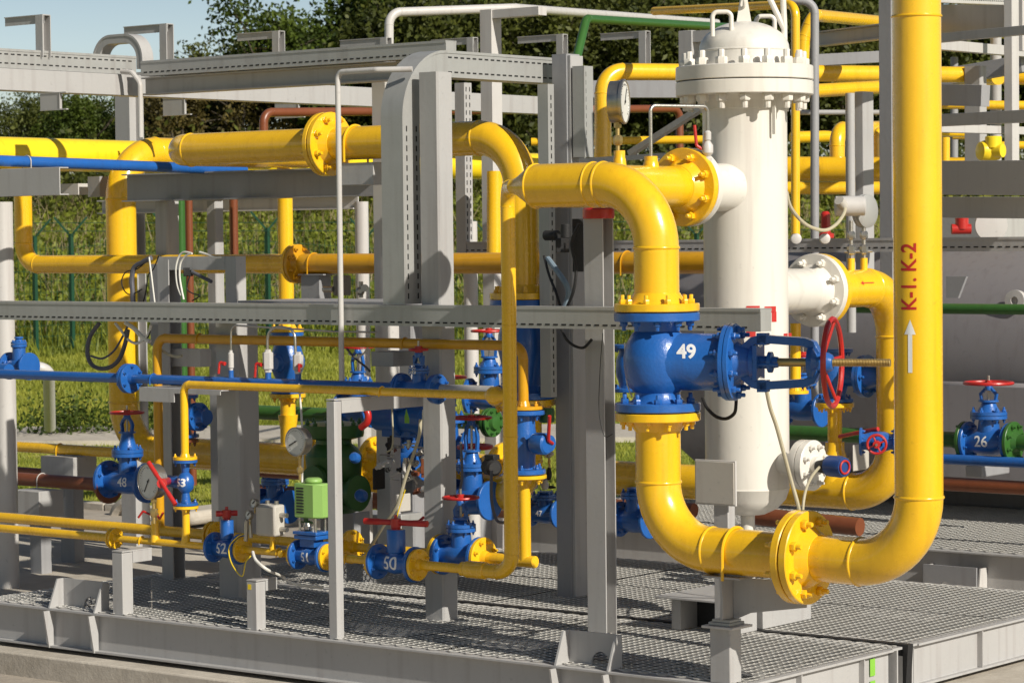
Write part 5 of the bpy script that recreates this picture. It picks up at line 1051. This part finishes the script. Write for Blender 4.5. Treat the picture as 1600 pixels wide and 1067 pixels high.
T = Thing('red_fitting', 'red fitting with a round white disc behind the dark beams at the right', 'fitting', PD(1508, 366, 18.5)); a = PD(1503, 358, 18.5)
T.part('body', MB().cyl(a-th*.07, a+th*.06, .035, seg=18).cyl(a, a+Z*.08, .045, seg=18), RED); T.part('disc', MB().lathe([(.11, 0), (.11, .03), (.05, .035)], PD(1548, 352, 18.6), -fwh, 28), WHG)

# ------------------------------------------------------------------ instruments near the vessel
gpos = V3((UI, PU(968, 240, UI).y, 0)); zg_ = PU(975, 160, UI).z
gauge('large silver pressure gauge seen edge-on above the big front pipe', (UI+.035, gpos.y, zg_), .118, rth*.965-fwh*.26, zg_-ZI-RB-.06, depth=.075, needle=.5)
v0_ = PU(1017, 235, UI).y; zt_ = PU(1030, 166, UI).z
single('impulse_tube', 'thin grey tube arching from the big pipe to the little valve on the vessel', 'tube', MB().tube([V3((UI, v0_, ZI+RB+.04)), V3((UI, v0_, zt_)), V3((UI+.14, v0_+.33, zt_)), V3((UI+.14, v0_+.33, zt_-.13))], .010, .03, 10), STL)
a = V3((UI+.14, v0_+.33, zt_-.13)); T = Thing('instrument_valve', 'little white valve with a red lever hanging from the thin tube at the vessel inlet', 'valve', a-Z*.2)
T.part('body', MB().lathe([(.012, 0), (.02, -.01), (.02, -.05), (.014, -.055), (.03, -.08), (.03, -.12), (.014, -.14), (.022, -.15), (.022, -.19), (.012, -.22)][::-1], a, Z, 14), WHG); T.part('lever', MB().tube([a-Z*.10-th*.03, a-Z*.08-th*.06, a+Z*.03-th*.07], .009, .02, 10), RED)
ct = PU(1345, 332, UI); T = Thing('transmitter', 'white pressure transmitter with a round end cap above the outlet pipe', 'transmitter', V3((UI, ct.y, ZO+.3)))
hb_ = PU(1328, 322, UI); T.part('housing', MB().lathe([(.045, -.09), (.058, -.085), (.06, 0), (.058, .085), (.05, .09)], hb_, (th+Z*.0), 24), WHG)
T.part('diaphragm_case', MB().lathe([(.08, -.03), (.10, -.025), (.10, -.008), (.095, -.004), (.095, .004), (.10, .008), (.10, .02), (.07, .035)], PU(1352, 330, UI), rth*.7-fwh*.7, 32), GAL)
T.part('gland', MB().cyl(PU(1311, 313, UI), PU(1318, 322, UI), .03, seg=14), BOX)
for px in (1330, 1350):
    b0 = PU(px, 405, UI); T.part('impulse_valve', MB().tube([V3((UI, b0.y, ZO+.17)), V3((UI, b0.y, PU(px, 345, UI).z))], .013, 0, 10).lathe([(.018, 0), (.026, .01), (.026, .05), (.018, .06)], V3((UI, b0.y, ZO+.2)), Z, 6).lathe([(.018, 0), (.024, .01), (.024, .04), (.018, .05)], V3((UI, b0.y, ZO+.29)), Z, 6).cyl(V3((UI, b0.y, ZO+.22))-th*.04, V3((UI, b0.y, ZO+.22))+th*.05, .008), STL)
cable('beige hose sagging between the vessel and the white transmitter', [PU(1229, 300, UI+.1), PU(1236, 325, UI+.1), PU(1258, 350, UI+.1), PU(1286, 360, UI+.1), PU(1305, 352, UI+.1), PU(1318, 335, UI+.05), PU(1321, 322, UI)], .0105, HOS, 'hose')
for px in (1243, 1288): single('end_cap', 'small round pale cap %s' % ('left of the red cylinder, above the white flange' if px < 1260 else 'right under the sagging beige hose'), 'cap', MB().lathe([(.03, 0), (.03, .05), (.022, .055)], PU(px, 373, UI), -fwh, 18), WHG)
cable('beige hose running down over the vessel from the yoke of valve 49', [PV(1196, 600, .9), PV(1203, 635, .95), PV(1213, 665, 1.0), PV(1224, 705, 1.05), PV(1236, 750, 1.1), PV(1249, 800, 1.15), PV(1252, 850, 1.3)], .0105, HOS, 'hose')
cable('beige hose curving from the sensor down to the grating', [PV(1288, 722, 1.9), PV(1268, 745, 1.5), PV(1256, 780, 1.3), PV(1252, 850, 1.3)], .008, HOS, 'hose')
cable('black hose looping under the bonnet of valve 49', [PV(1098, 622, .5), PV(1104, 636, .45), PV(1118, 650, .42), PV(1134, 654, .42), PV(1147, 646, .42), PV(1150, 632, .42), PV(1150, 615, .45)], .009, BLK, 'hose')
cable('thin pale wire hanging left of valve 49', [PV(976, 535, .3), PV(977, 565, .3), PV(979, 595, .3), PV(984, 612, .25), PV(988, 620, .2)], .0035, WCB)
# black junction assembly at the columns
T = Thing('junction_box', 'black cable junction box strapped to the dark column beside the beacon post', 'junction box', PV(890, 380, .92))
T.part('case', MB().box(PV(895, 425, .98), PV(911, 342, 1.08)), BLK, bev=.008)
T.part('relay', MB().box(PV(868, 395, 1.3), PV(890, 372, 1.42)).cyl(PV(852, 368, 1.35), PV(872, 368, 1.35), .03, seg=14).cyl(PV(884, 350, 1.3), PV(884, 372, 1.3), .03, seg=12), BLK, bev=.004)
cable('blue grey hose slanting down the dark column', [PV(856, 404, 1.3), PV(868, 420, 1.25), PV(882, 440, 1.2), PV(888, 455, 1.2), PV(886, 470, 1.2), PV(880, 484, 1.2)], .016, paint('hose_blue_grey', (.20, .27, .33), .5, .1, .05), 'hose')
cable('black cable hanging down the dark column', [PV(850, 400, 1.3), PV(858, 430, 1.25), PV(868, 455, 1.2), PV(876, 480, 1.2)], .008, BLK)
cable('black cable curving from the black junction box to the tray', [PV(905, 350, .95), PV(893, 380, .93), PV(900, 420, .93), PV(896, 455, .93), PV(884, 484, .95)], .009, BLK)
cable('black cable bundle under the tray beside the channel post', [PV(878, 516, .95), PV(885, 530, .9), PV(897, 540, .88), PV(912, 543, .88), PV(925, 530, .9)], .008, BLK)
cable('thin black wire stuck down the channel post', [PV(942, 520, .90), PV(938, 570, .90), PV(936, 640, .90), PV(944, 680, .90), PV(957, 678, .90)], .002, BLK)
# cables at the left frame and tray
for i, (pts, r, mt, lab) in enumerate([
    ([(236, 403), (222, 410), (210, 418), (206, 435), (207, 455), (208, 475)], .016, WIR, 'thick dark cable bending down beside the big left drop pipe'),
    ([(232, 405), (215, 420), (197, 425), (190, 440), (195, 455), (205, 460), (222, 452)], .004, BLK, 'thin black wire loop beside the left cable frame'),
    ([(248, 400), (240, 420), (232, 430), (228, 455), (224, 472)], .004, BLK, 'thin black wire hanging left of the cable frame'),
    ([(233, 402), (236, 425), (239, 450), (242, 475)], .005, WCB, 'white cable hanging straight at the left of the cable frame'),
    ([(300, 396), (287, 394), (279, 402), (275, 420), (277, 445), (283, 462)], .006, WCB, 'white cable looping over the arm of the cable frame'),
    ([(300, 396), (290, 400), (282, 412), (281, 435), (287, 468)], .006, WCB, 'second white cable hanging from the cable frame arm'),
    ([(312, 394), (325, 398), (335, 402), (345, 402)], .007, WCB, 'white cable lying on the arm of the cable frame'),
    ([(297, 430), (292, 450), (300, 458), (312, 462), (300, 470)], .004, BLK, 'thin dark wire tangled inside the cable frame'),
    ([(155, 505), (144, 520), (138, 535), (137, 555), (144, 570), (158, 576), (175, 572), (188, 558), (196, 535), (200, 515)], .014, WIR, 'thick dark cable loop hanging under the long tray at the left'),
    ([(142, 556), (160, 560), (178, 548), (192, 525), (200, 508)], .007, WIR, 'thinner cable crossing the thick hanging loop'),
    ([(180, 505), (192, 520), (202, 532), (215, 536), (230, 525), (236, 508)], .009, WCB, 'pale cable bight under the long tray'),
    ([(196, 504), (210, 514), (222, 526), (234, 534)], .014, WCB, 'thick pale cable end sticking out under the long tray'),
    ([(236, 508), (232, 525), (222, 533), (208, 535)], .005, BLK, 'thin black wire under the long tray'),
    ([(250, 545), (262, 553), (275, 557), (284, 556)], .010, HOS, 'grey hose end poking out behind the darkened yellow drop pipe'),
    ([(542, 545), (555, 560), (570, 572), (578, 580)], .007, WIR, 'dark wires near the clamp of the yellow pipe'),
    ([(545, 553), (558, 558), (572, 548), (578, 530)], .006, WCB, 'pale wires near the clamp of the yellow pipe')]):
    cable(lab, [PV(x, y, .95 if y < 500 and i > 2 else (.9 if y > 500 else 1.1)) for x, y in pts], r, mt)
T = Thing('cable_glands_box', 'small dark terminal block inside the left cable frame', 'terminal block', PV(298, 430, 1.3))
T.part('block', MB().box(PV(288, 432, 1.3), PV(300, 418, 1.38)), BLK, bev=.004); T.part('gland', MB().cyl(PV(300, 425, 1.32), PV(330, 440, 1.3), .012), WIR)
# ------------------------------------------------------------------ centre clutter
T = Thing('pressure_regulator', 'green regulator body with a wide flange behind the white bracket post', 'regulator', PV(525, 760, 2.5)); c = PV(522, 740, 2.5); s_ = 18/F
mb = MB(); zt_, z1, z2, z3 = [PV(522, y, 2.5).z for y in (663, 682, 700, 800)]
mb.lathe([(.14, z3), (.17, z3+.03), (.19, z2-.05), (.16, z2), (.12, z2+.03), (.12, z1-.02), (.20, z1), (.205, z1+.02), (.205, zt_), (.13, zt_+.015), (.08, zt_+.02)], (c.x, 2.5, 0), Z, 32)
for i in range(12): a = 2*pi*i/12; mb.bolt(V3((c.x+.18*math.cos(a), 2.5+.18*math.sin(a), zt_+.002)), Z, .015)
T.part('body', mb, GRN); T.part('side_port', MB().lathe([(.07, 0), (.07, .18), (.12, .182), (.12, .21)], (c.x+.1, 2.4, z3+.15), X, 24), GRN); T.part('side_cover', MB().lathe([(.10, 0), (.10, .03), (.05, .035)], (c.x+.02, 2.30, z2-.2), -Y, 24), GRN)
for px, py, v, rr, lab in ((556, 716, 2.0, .035, 'small blue cap in front of the green regulator'), (566, 775, 2.0, .04, 'small blue cap low beside the green regulator')):
    single('blue_plug', lab, 'cap', MB().lathe([(rr, 0), (rr, rr), (rr*.7, rr*1.5), (0, rr*1.6)], PV(px, py, v), X*.4-Y+Z*.3, 18), BLU)
T = Thing('valve_actuator', 'dark blue actuator cylinder under the yellow pipe left of the big column', 'actuator', PV(640, 655, 1.7)); a, b = PV(588, 648, 1.9), PV(668, 655, 1.5)
T.part('cylinder', MB().cyl(PV(592, 648, 1.7), PV(668, 656, 1.7), .095, seg=28).lathe([(.12, -.012), (.12, .012)], PV(632, 652, 1.7), X, 28), BLU); T.part('base', MB().box(PV(596, 682, 1.65), PV(665, 668, 1.8)), BLU, bev=.005); T.part('spring_can', MB().lathe([(.05, 0), (.06, .01), (.06, .08), (.03, .1)], PV(618, 640, 1.6), Z, 20), BLU)
T = Thing('instrument_manifold', 'cluster of small silver regulators and tubes between the green body and the big column', 'manifold', PV(640, 760, 1.6)); rnd = random.Random(3)
for k in range(26):
    px, py = rnd.uniform(585, 662), rnd.uniform(692, 772); v = rnd.uniform(1.45, 1.75); p = PV(px, py, v); ax = rnd.choice([X, Y, Z, (X+Z*.5)]); r = rnd.uniform(.008, .022); L = rnd.uniform(.03, .12)
    T.part('fitting', MB().lathe([(r*.6, 0), (r*.6, L*.2), (r, L*.22), (r, L*.6), (r*.7, L*.62), (r*.7, L)], p, ax, rnd.choice([6, 12])), rnd.choice([STL, STL, BRS, BLK, WHG, BRN]))
for k in range(7):
    p = PV(rnd.uniform(595, 655), rnd.uniform(695, 765), 1.55); q = p+V3((rnd.uniform(-.15, .15), rnd.uniform(-.05, .05), rnd.uniform(-.12, .12))); T.part('tubing', MB().tube([p, V3((q.x, p.y, p.z)), q], .0055, .03, 8), STL)
T.part('block', MB().box(PV(622, 800, 1.6), PV(638, 770, 1.72)), BOX, bev=.004); T.part('dark_case', MB().box(PV(582, 765, 1.7), PV(602, 730, 1.8)), BLK, bev=.006); T.part('base', MB().box(PV(615, 815, 1.6), PV(660, 800, 1.8)), GAL, bev=.004)
T.part('red_lever', MB().tube([PV(645, 818, 1.5), PV(655, 814, 1.5), PV(662, 808, 1.5)], .010, .02, 8), RED)
T = Thing('instrument_fittings', 'silver fittings on top of small valve 47', 'fittings', PV(852, 780, 2.4))
for k in range(14):
    px, py = rnd.uniform(834, 864), rnd.uniform(712, 778); p = PV(px, py, 2.4+rnd.uniform(-.1, .1)); r = rnd.uniform(.008, .03); L = rnd.uniform(.03, .10); T.part('fitting', MB().lathe([(r*.6, 0), (r, L*.25), (r, L*.6), (r*.5, L)], p, rnd.choice([X, Z, Z]), 10), rnd.choice([STL, WHG, BRS, BLK]))
for (pts, r, mt, lab) in (([(657, 655), (655, 680), (646, 710), (634, 745), (620, 790), (600, 820), (575, 860)], .010, HOS, 'pale grey hose slanting down left of the big column'), ([(633, 765), (622, 800), (612, 840), (600, 862)], .004, YEB, 'thin yellow wire beside the slanting pale hose'), ([(662, 640), (662, 670), (668, 700), (673, 718)], .008, WCB, 'white cable piece on the left edge of the big column'), ([(720, 690), (722, 740), (718, 770)], .007, WIR, 'dark cable right of the big column'), ([(768, 735), (768, 780), (776, 812), (790, 816)], .009, WIR, 'dark hose left of the slim riser'), ([(612, 630), (614, 680), (612, 700), (604, 706)], .005, HOS, 'thin olive tube under the bracket arm')):
    cable(lab, [PV(x, y, .85 if r > .009 else .9) for x, y in pts], r, mt)
single('red_hose', 'red curved hose end under the white bracket arm', 'hose', MB().tube([PV(572, 640, 1.5), PV(576, 648, 1.5), PV(574, 660, 1.5), PV(564, 668, 1.5)], .022, .05, 12), RED)
gate_valve('dark blue valve with a red wheel between the big column and the slim riser', PV(738, 780, 1.9), .3, .12, .09, .2, .1, .50, .12, mat=BLU)
single('spare_wheel', 'red handwheel lying flat right of the big column', 'handwheel', MB().torus(PV(742, 698, 2.3), Z, .10, .016).torus(PV(742, 698, 2.3), Z, .03, .012).bar(PV(742, 698, 2.3)-X*.1, PV(742, 698, 2.3)+X*.1, .015, .015).bar(PV(742, 698, 2.3)-Y*.1, PV(742, 698, 2.3)+Y*.1, .015, .015), RED)
zz = PV(640, 785, 4.6).z
bp('thick dark brown pipe low behind the silver manifold', [(PV(395, 775, 4.6).x, 4.6, zz), (PV(905, 790, 4.6).x, 4.6, zz)], .065, 0, BRN, 'brown_pipe')
bp('brown pipe between the low header and the dark brown pipe', [(PV(410, 770, 3.9).x, 3.9, PV(640, 752, 3.9).z), (PV(830, 770, 3.9).x, 3.9, PV(640, 752, 3.9).z)], .04, 0, BRN, 'brown_pipe')
for px, py, v, lab, wh in ((700, 700, 2.6, 'blue valve in the shade just left of the big column foot', True), (560, 640, 4.0, 'blue valve behind the green regulator flange', True), (640, 720, 2.9, 'blue valve body behind the silver manifold', False), (765, 620, 3.8, 'blue valve behind the slim riser top', True), (430, 790, 4.4, 'blue valve low behind the positioner box', True)):
    gate_valve(lab, PV(px, py, v), .32, .13, .09, .19, .11, .46, .12, wheel=wh, rot=(0, 0, .3 if px > 690 else 0))
single('equipment_cabinet', 'dark control cabinet low behind the big column', 'cabinet', MB().box(PV(660, 845, 5.0), PV(800, 770, 5.4)), GRD, bev=.01)
single('equipment_cabinet', 'grey cabinet low behind the green regulator', 'cabinet', MB().box(PV(500, 850, 4.9), PV(640, 800, 5.2)), GRD, bev=.01)
T = Thing('motor', 'black ribbed motor with a cable just left of the slim riser', 'motor', PV(768, 730, 1.4)); a = PV(768, 730, 1.4)
T.part('case', MB().lathe([(.04, -.06), (.05, -.05), (.05, .04), (.035, .06)], a, X*.8-Y*.5, 12), BLK); T.part('box', MB().box(a+V3((-.03, -.03, .045)), a+V3((.04, .03, .075))), BLK, bev=.004)
single('grey_cabinet', 'plain grey box low between valves 51 and 50', 'cabinet', MB().box(PV(552, 870, 2.0), PV(578, 798, 2.15)), GRD, bev=.005)
single('lime_tag', 'lime green pennant tag hanging in front of the dark blue actuator', 'tag', MB().prism([(0, 0), (.035, 0), (.035, .03), (.014, .085), (.0, .04)], PV(632, 648, 1.4)-Z*.05, X, Z, Y*.003), LIM)
T = Thing('instrument_box', 'brown grey terminal box above the dark ledge left of the curved tray', 'box', PV(535, 447, 2.6)); T.part('case', MB().box(PV(520, 462, 2.6), PV(549, 430, 2.75)), paint('taupe_case', (.22, .20, .17), .5), bev=.01)
T.part('side_fitting', MB().cyl(PV(506, 452, 2.6), PV(521, 452, 2.6), .02), STL)
single('valve_manifold', 'bright round fittings right of the brown grey terminal box', 'manifold', MB().lathe([(.03, 0), (.03, .03), (.015, .04)], PV(563, 455, 2.6), -fwh, 14).lathe([(.025, 0), (.025, .03)], PV(570, 450, 2.6), -fwh, 14).cyl(PV(564, 440, 2.6), PV(564, 465, 2.6), .015), STL)
single('ledge', 'dark flat ledge just above the long tray left of the curved tray', 'ledge', MB().box(PV(372, 478, 1.3), (PV(603, 470, 1.3).x, 1.9, PV(500, 471, 1.3).z)), GRD)
single('pipe_bracket', 'grey bracket box under the darkened yellow pipe left of the big column', 'bracket', MB().box(PV(580, 572, .86), PV(648, 548, 1.05)), GRD, bev=.002)
single('pipe_bracket', 'pale bracket under the darkened yellow pipe behind the left frame', 'bracket', MB().box(PV(262, 572, 1.4), PV(330, 545, 1.5)), WHG, bev=.002)

# ------------------------------------------------------------------ vegetation, fence
rs = np.random.RandomState(11)
def quads_mesh(name, P, U, W, mat, tri=False):
    """one leaf/blade per row: centre/base P, half axes U and W"""
    n = len(P)
    if tri: V = np.stack([P-W, P+W, P+U], 1)
    else: V = np.stack([P-U, P-W*1.0, P+U, P+W*1.0], 1)
    k = V.shape[1]; me = bpy.data.meshes.new(name); me.vertices.add(n*k); me.vertices.foreach_set('co', V.reshape(-1, 3).astype(np.float32).ravel())
    me.loops.add(n*k); me.loops.foreach_set('vertex_index', np.arange(n*k, dtype=np.int32)); me.polygons.add(n); me.polygons.foreach_set('loop_start', np.arange(0, n*k, k, dtype=np.int32)); me.polygons.foreach_set('loop_total', np.full(n, k, dtype=np.int32))
    me.update(calc_edges=True); me.materials.append(mat); return me
def rdir(n):
    a = rs.normal(size=(n, 3)); return a/np.linalg.norm(a, axis=1)[:, None]
def ground_pts(n, D0, D1, S0, S1, sq=None):
    D = rs.uniform(D0, D1, n); S = rs.uniform(S0, S1, n)
    x = CAM.x+fwh.x*D+rth.x*S; y = CAM.y+fwh.y*D+rth.y*S
    z = np.array([tz(d, s) for d, s in zip(D, S)])
    return np.stack([x, y, z], 1), D, S
def blades(name, n, D0, D1, S0, S1, h0, h1, w, mat, label, lean=.35, keep=None):
    P, D, S = ground_pts(n, D0, D1, S0, S1)
    if keep is not None: k = keep(P, D, S); P = P[k]; D = D[k]
    n = len(P); P[:, 2] -= .03; h = rs.uniform(h0, h1, n)
    U = np.stack([rs.normal(0, lean, n)*h, rs.normal(0, lean, n)*h, h], 1); a = rs.uniform(0, pi, n); W = np.stack([np.cos(a)*w, np.sin(a)*w, a*0], 1)
    o = bpy.data.objects.new(name, quads_mesh(name, P, U, W, mat, True)); COL.objects.link(o); return tag(o, label, None, None, 'stuff')
def inpath(P, D, S):
    t = (S+14)/17; Dn = 35.3+(34.2-35.3)*np.clip(t, 0, 1); Df = 38.2+(36.6-38.2)*np.clip(t, 0, 1)
    return ~((D > Dn-.1) & (D < Df+.1)) & (P[:, 1] > 7.2)
blades('grass', 70000, 24.5, 38.5, -6.5, 3, .02, .07, .010, BLADE, 'short lawn near the plant', keep=inpath)
blades('grass', 110000, 38, 51, -10, 4, .03, .12, .014, BLADE, 'rough sunlit meadow up to the fence', keep=inpath)
blades('tall_grass', 60000, 49, 76, -15, 8, .1, .36, .03, WEED, 'tall weeds on the hillside beyond the fence', .4)
blades('dry_stalks', 5000, 52, 78, -16, 10, .4, 1.1, .02, DRYG, 'dry stalks on the hillside', .35)
# leafy weeds: clumps
def clumps(name, nc, per, D0, D1, S0, S1, rad, hh, sz, mat, label):
    C, D, S = ground_pts(nc, D0, D1, S0, S1); r = rs.uniform(.6, 1.3, nc)[:, None]
    P = np.repeat(C, per, 0)+rs.normal(0, 1, (nc*per, 3))*np.array([rad, rad, hh*.4])*np.repeat(r, per, 0); P[:, 2] += np.repeat(r[:, 0], per)*hh*.5
    n = len(P); U = rdir(n)*rs.uniform(.6, 1.2, n)[:, None]*sz; W = np.cross(U, rdir(n)); W = W/np.linalg.norm(W, axis=1)[:, None]*sz*.5
    o = bpy.data.objects.new(name, quads_mesh(name, P, U, W, mat)); COL.objects.link(o); return tag(o, label, None, None, 'stuff')
clumps('weeds', 520, 60, 52, 74, -15, 8, .45, .5, .085, WEED, 'leafy weeds on the hillside')
clumps('undergrowth', 420, 90, 70, 80, -20, 20, .8, 1.3, .11, LEAF, 'dark undergrowth at the foot of the trees')
clumps('weeds', 16, 160, 36, 37, -6.3, -4.4, .28, .45, .04, LEAF2, 'small leafy bush beside the path at the left')
# trees
def tree_mesh(h, cr, nl, mat, seed, sparse=False):
    r = random.Random(seed); tr = MB(); tips = []
    def limb(p, d, L, rad, lev):
        pts = [p]; q = p; dd = d
        for i in range(4): dd = (dd+V3((r.gauss(0, .18), r.gauss(0, .18), r.gauss(.04, .1)))).normalized(); q = q+dd*(L/4); pts.append(q)
        for i in range(4): tr.cyl(pts[i], pts[i+1], max(.008, rad*(1-.2*i)), max(.006, rad*(1-.2*(i+1))), 6)
        if lev >= 3: tips.extend(pts[2:]); return
        if lev == 2: tips.append(pts[-1])
        for i in range(r.randint(3, 5)): 
            t = r.uniform(.35, 1); b = pts[min(3, int(t*4))]; a = r.uniform(0, 2*pi); e = r.uniform(.4, 1.0)
            x, y = perp(dd); nd = (dd*math.cos(e)+(x*math.cos(a)+y*math.sin(a))*math.sin(e)+Z*.15).normalized(); limb(b, nd, L*r.uniform(.5, .72), rad*.5, lev+1)
    limb(V3((0, 0, -.3)), Z, h*.55, h*.022, 0); limb(V3((.15, .1, -.3)), (Z+X*.35*r.choice([-1, 1])).normalized(), h*.5, h*.016, 0)
    T_ = np.array([tuple(t) for t in tips]); per = nl//len(T_)+1
    P = np.repeat(T_, per, 0)+rs.normal(0, .17 if sparse else .27, (len(T_)*per, 3))*h/6
    P = P[P[:, 2] > h*.12]; n = len(P); U = rdir(n)*rs.uniform(.5, 1.2, n)[:, None]*.085; W = np.cross(U, rdir(n)); W = W/np.linalg.norm(W, axis=1)[:, None]*.045
    return tr, quads_mesh('crown', P, U, W, mat)
protos = []
for i, (h, nl, mt, sp) in enumerate([(6.2, 15000, LEAF, 0), (6.4, 17000, LEAF2, 0), (6.0, 6000, LEAF, 1), (5.6, 6000, LEAF3, 1)]):
    tr, cm = tree_mesh(h, 2, nl, mt, 20+i, sp); tm = tr.build('trunk', BARK); tmesh = tm.data; bpy.data.objects.remove(tm); protos.append((tmesh, cm, h))
TR = [  # px of the trunk, distance, kind, height factor
 (-60, 80, 0, .62), (45, 84, 0, .66), (120, 79, 1, .60), (180, 86, 0, .64), (245, 80, 2, .70), (300, 78, 3, .80), (345, 82, 2, .98), (395, 84, 2, 1.02), (440, 79, 3, .90), (500, 80, 1, 1.05), (565, 84, 1, 1.16), (630, 79, 0, 1.08), (700, 82, 1, 1.12), (770, 79, 0, 1.16), (840, 83, 0, 1.22), (905, 79, 0, 1.12), (975, 82, 0, 1.22), (1045, 79, 0, 1.15), (1110, 84, 0, 1.25),
 (1190, 80, 0, 1.2), (1262, 82, 2, 1.3), (1330, 79, 0, 1.05), (1400, 82, 1, 1.15), (1475, 79, 0, 1.0), (1550, 82, 0, 1.05), (1640, 80, 1, 1.0), (250, 92, 1, .72), (480, 92, 0, 1.2), (680, 92, 0, 1.3), (880, 92, 0, 1.35), (1060, 92, 0, 1.35), (1250, 94, 1, 1.2), (1450, 94, 0, 1.2), (100, 93, 0, .75)]
kn = ['dark olive bushy tree', 'green leafy tree', 'thin airy tree with bare twigs', 'sparse tree turning brown']
for i, (px, D, k, f) in enumerate(TR):
    s_ = (px-800)/F*D; p = CAM+fwh*D+rth*s_; f *= 1.22 if px >= 560 else 1.06
    e = bpy.data.objects.new('tree', None); COL.objects.link(e); e.location = (p.x, p.y, tz(D, s_)-.1); e.rotation_euler = (0, 0, i*2.4); e.scale = (f, f, f)
    tag(e, kn[k]+' in the wood behind the hillside', 'tree', 'trees of the wood behind the plant')
    for nm, me in (('trunk', protos[k][0]), ('crown', protos[k][1])): o = bpy.data.objects.new(nm, me); COL.objects.link(o); o.parent = e
# fence
DF = 50; T = Thing('wire_fence', 'green wire mesh fence panels along the foot of the hillside', 'fence', CAM+fwh*DF); wm = MB(); T.loc = V3(T.e.location)
base = lambda s: CAM+fwh*DF+rth*s
s = -11.
while s < 6.5:
    p = base(s); z = tz(DF, s); wm.box((p.x-.003, p.y-.003, z), (p.x+.003, p.y+.003, z+2.0)); s += .10
for zz in np.arange(.1, 2.05, .2):
    for k in range(16): a, b = base(-11+k*1.1), base(-11+(k+1)*1.1); wm.bar(V3((a.x, a.y, tz(DF, -11+k*1.1)+zz)), V3((b.x, b.y, tz(DF, -11+k*1.1+1.1)+zz)), .007, .007, Z)
T.part('wire_panel', wm, FEN)
for px in (-40, 56, 113, 265, 420, 575, 768, 930, 1090):
    s = (px-800)/F*DF; p = base(s); z = tz(DF, s); P_ = Thing('fence_post', 'green fence post with forked barbed wire arms on top', 'fence post', (p.x, p.y, z-.1), 'posts of the green fence')
    P_.part('post', MB().box((p.x-.035, p.y-.035, z-.1), (p.x+.035, p.y+.035, z+2.15)), FEN)
    for q in (-1, 1): P_.part('arm', MB().bar(V3((p.x, p.y, z+2.1)), V3((p.x, p.y, z+2.45))+rth*(q*.30), .035, .035, fwh), FEN)
for zz, q in ((2.25, .12), (2.4, .24)):
    for sg in (-1, 1):
        a, b = base(-11), base(6.5); single('barbed_wire', 'single strand of barbed wire along the green fence top', 'wire', MB().cyl(V3((a.x, a.y, tz(DF, -11)+zz))+fwh*(sg*q), V3((b.x, b.y, tz(DF, 6)+zz))+fwh*(sg*q), .006, seg=5), FEN, group='strands of barbed wire on the green fence')
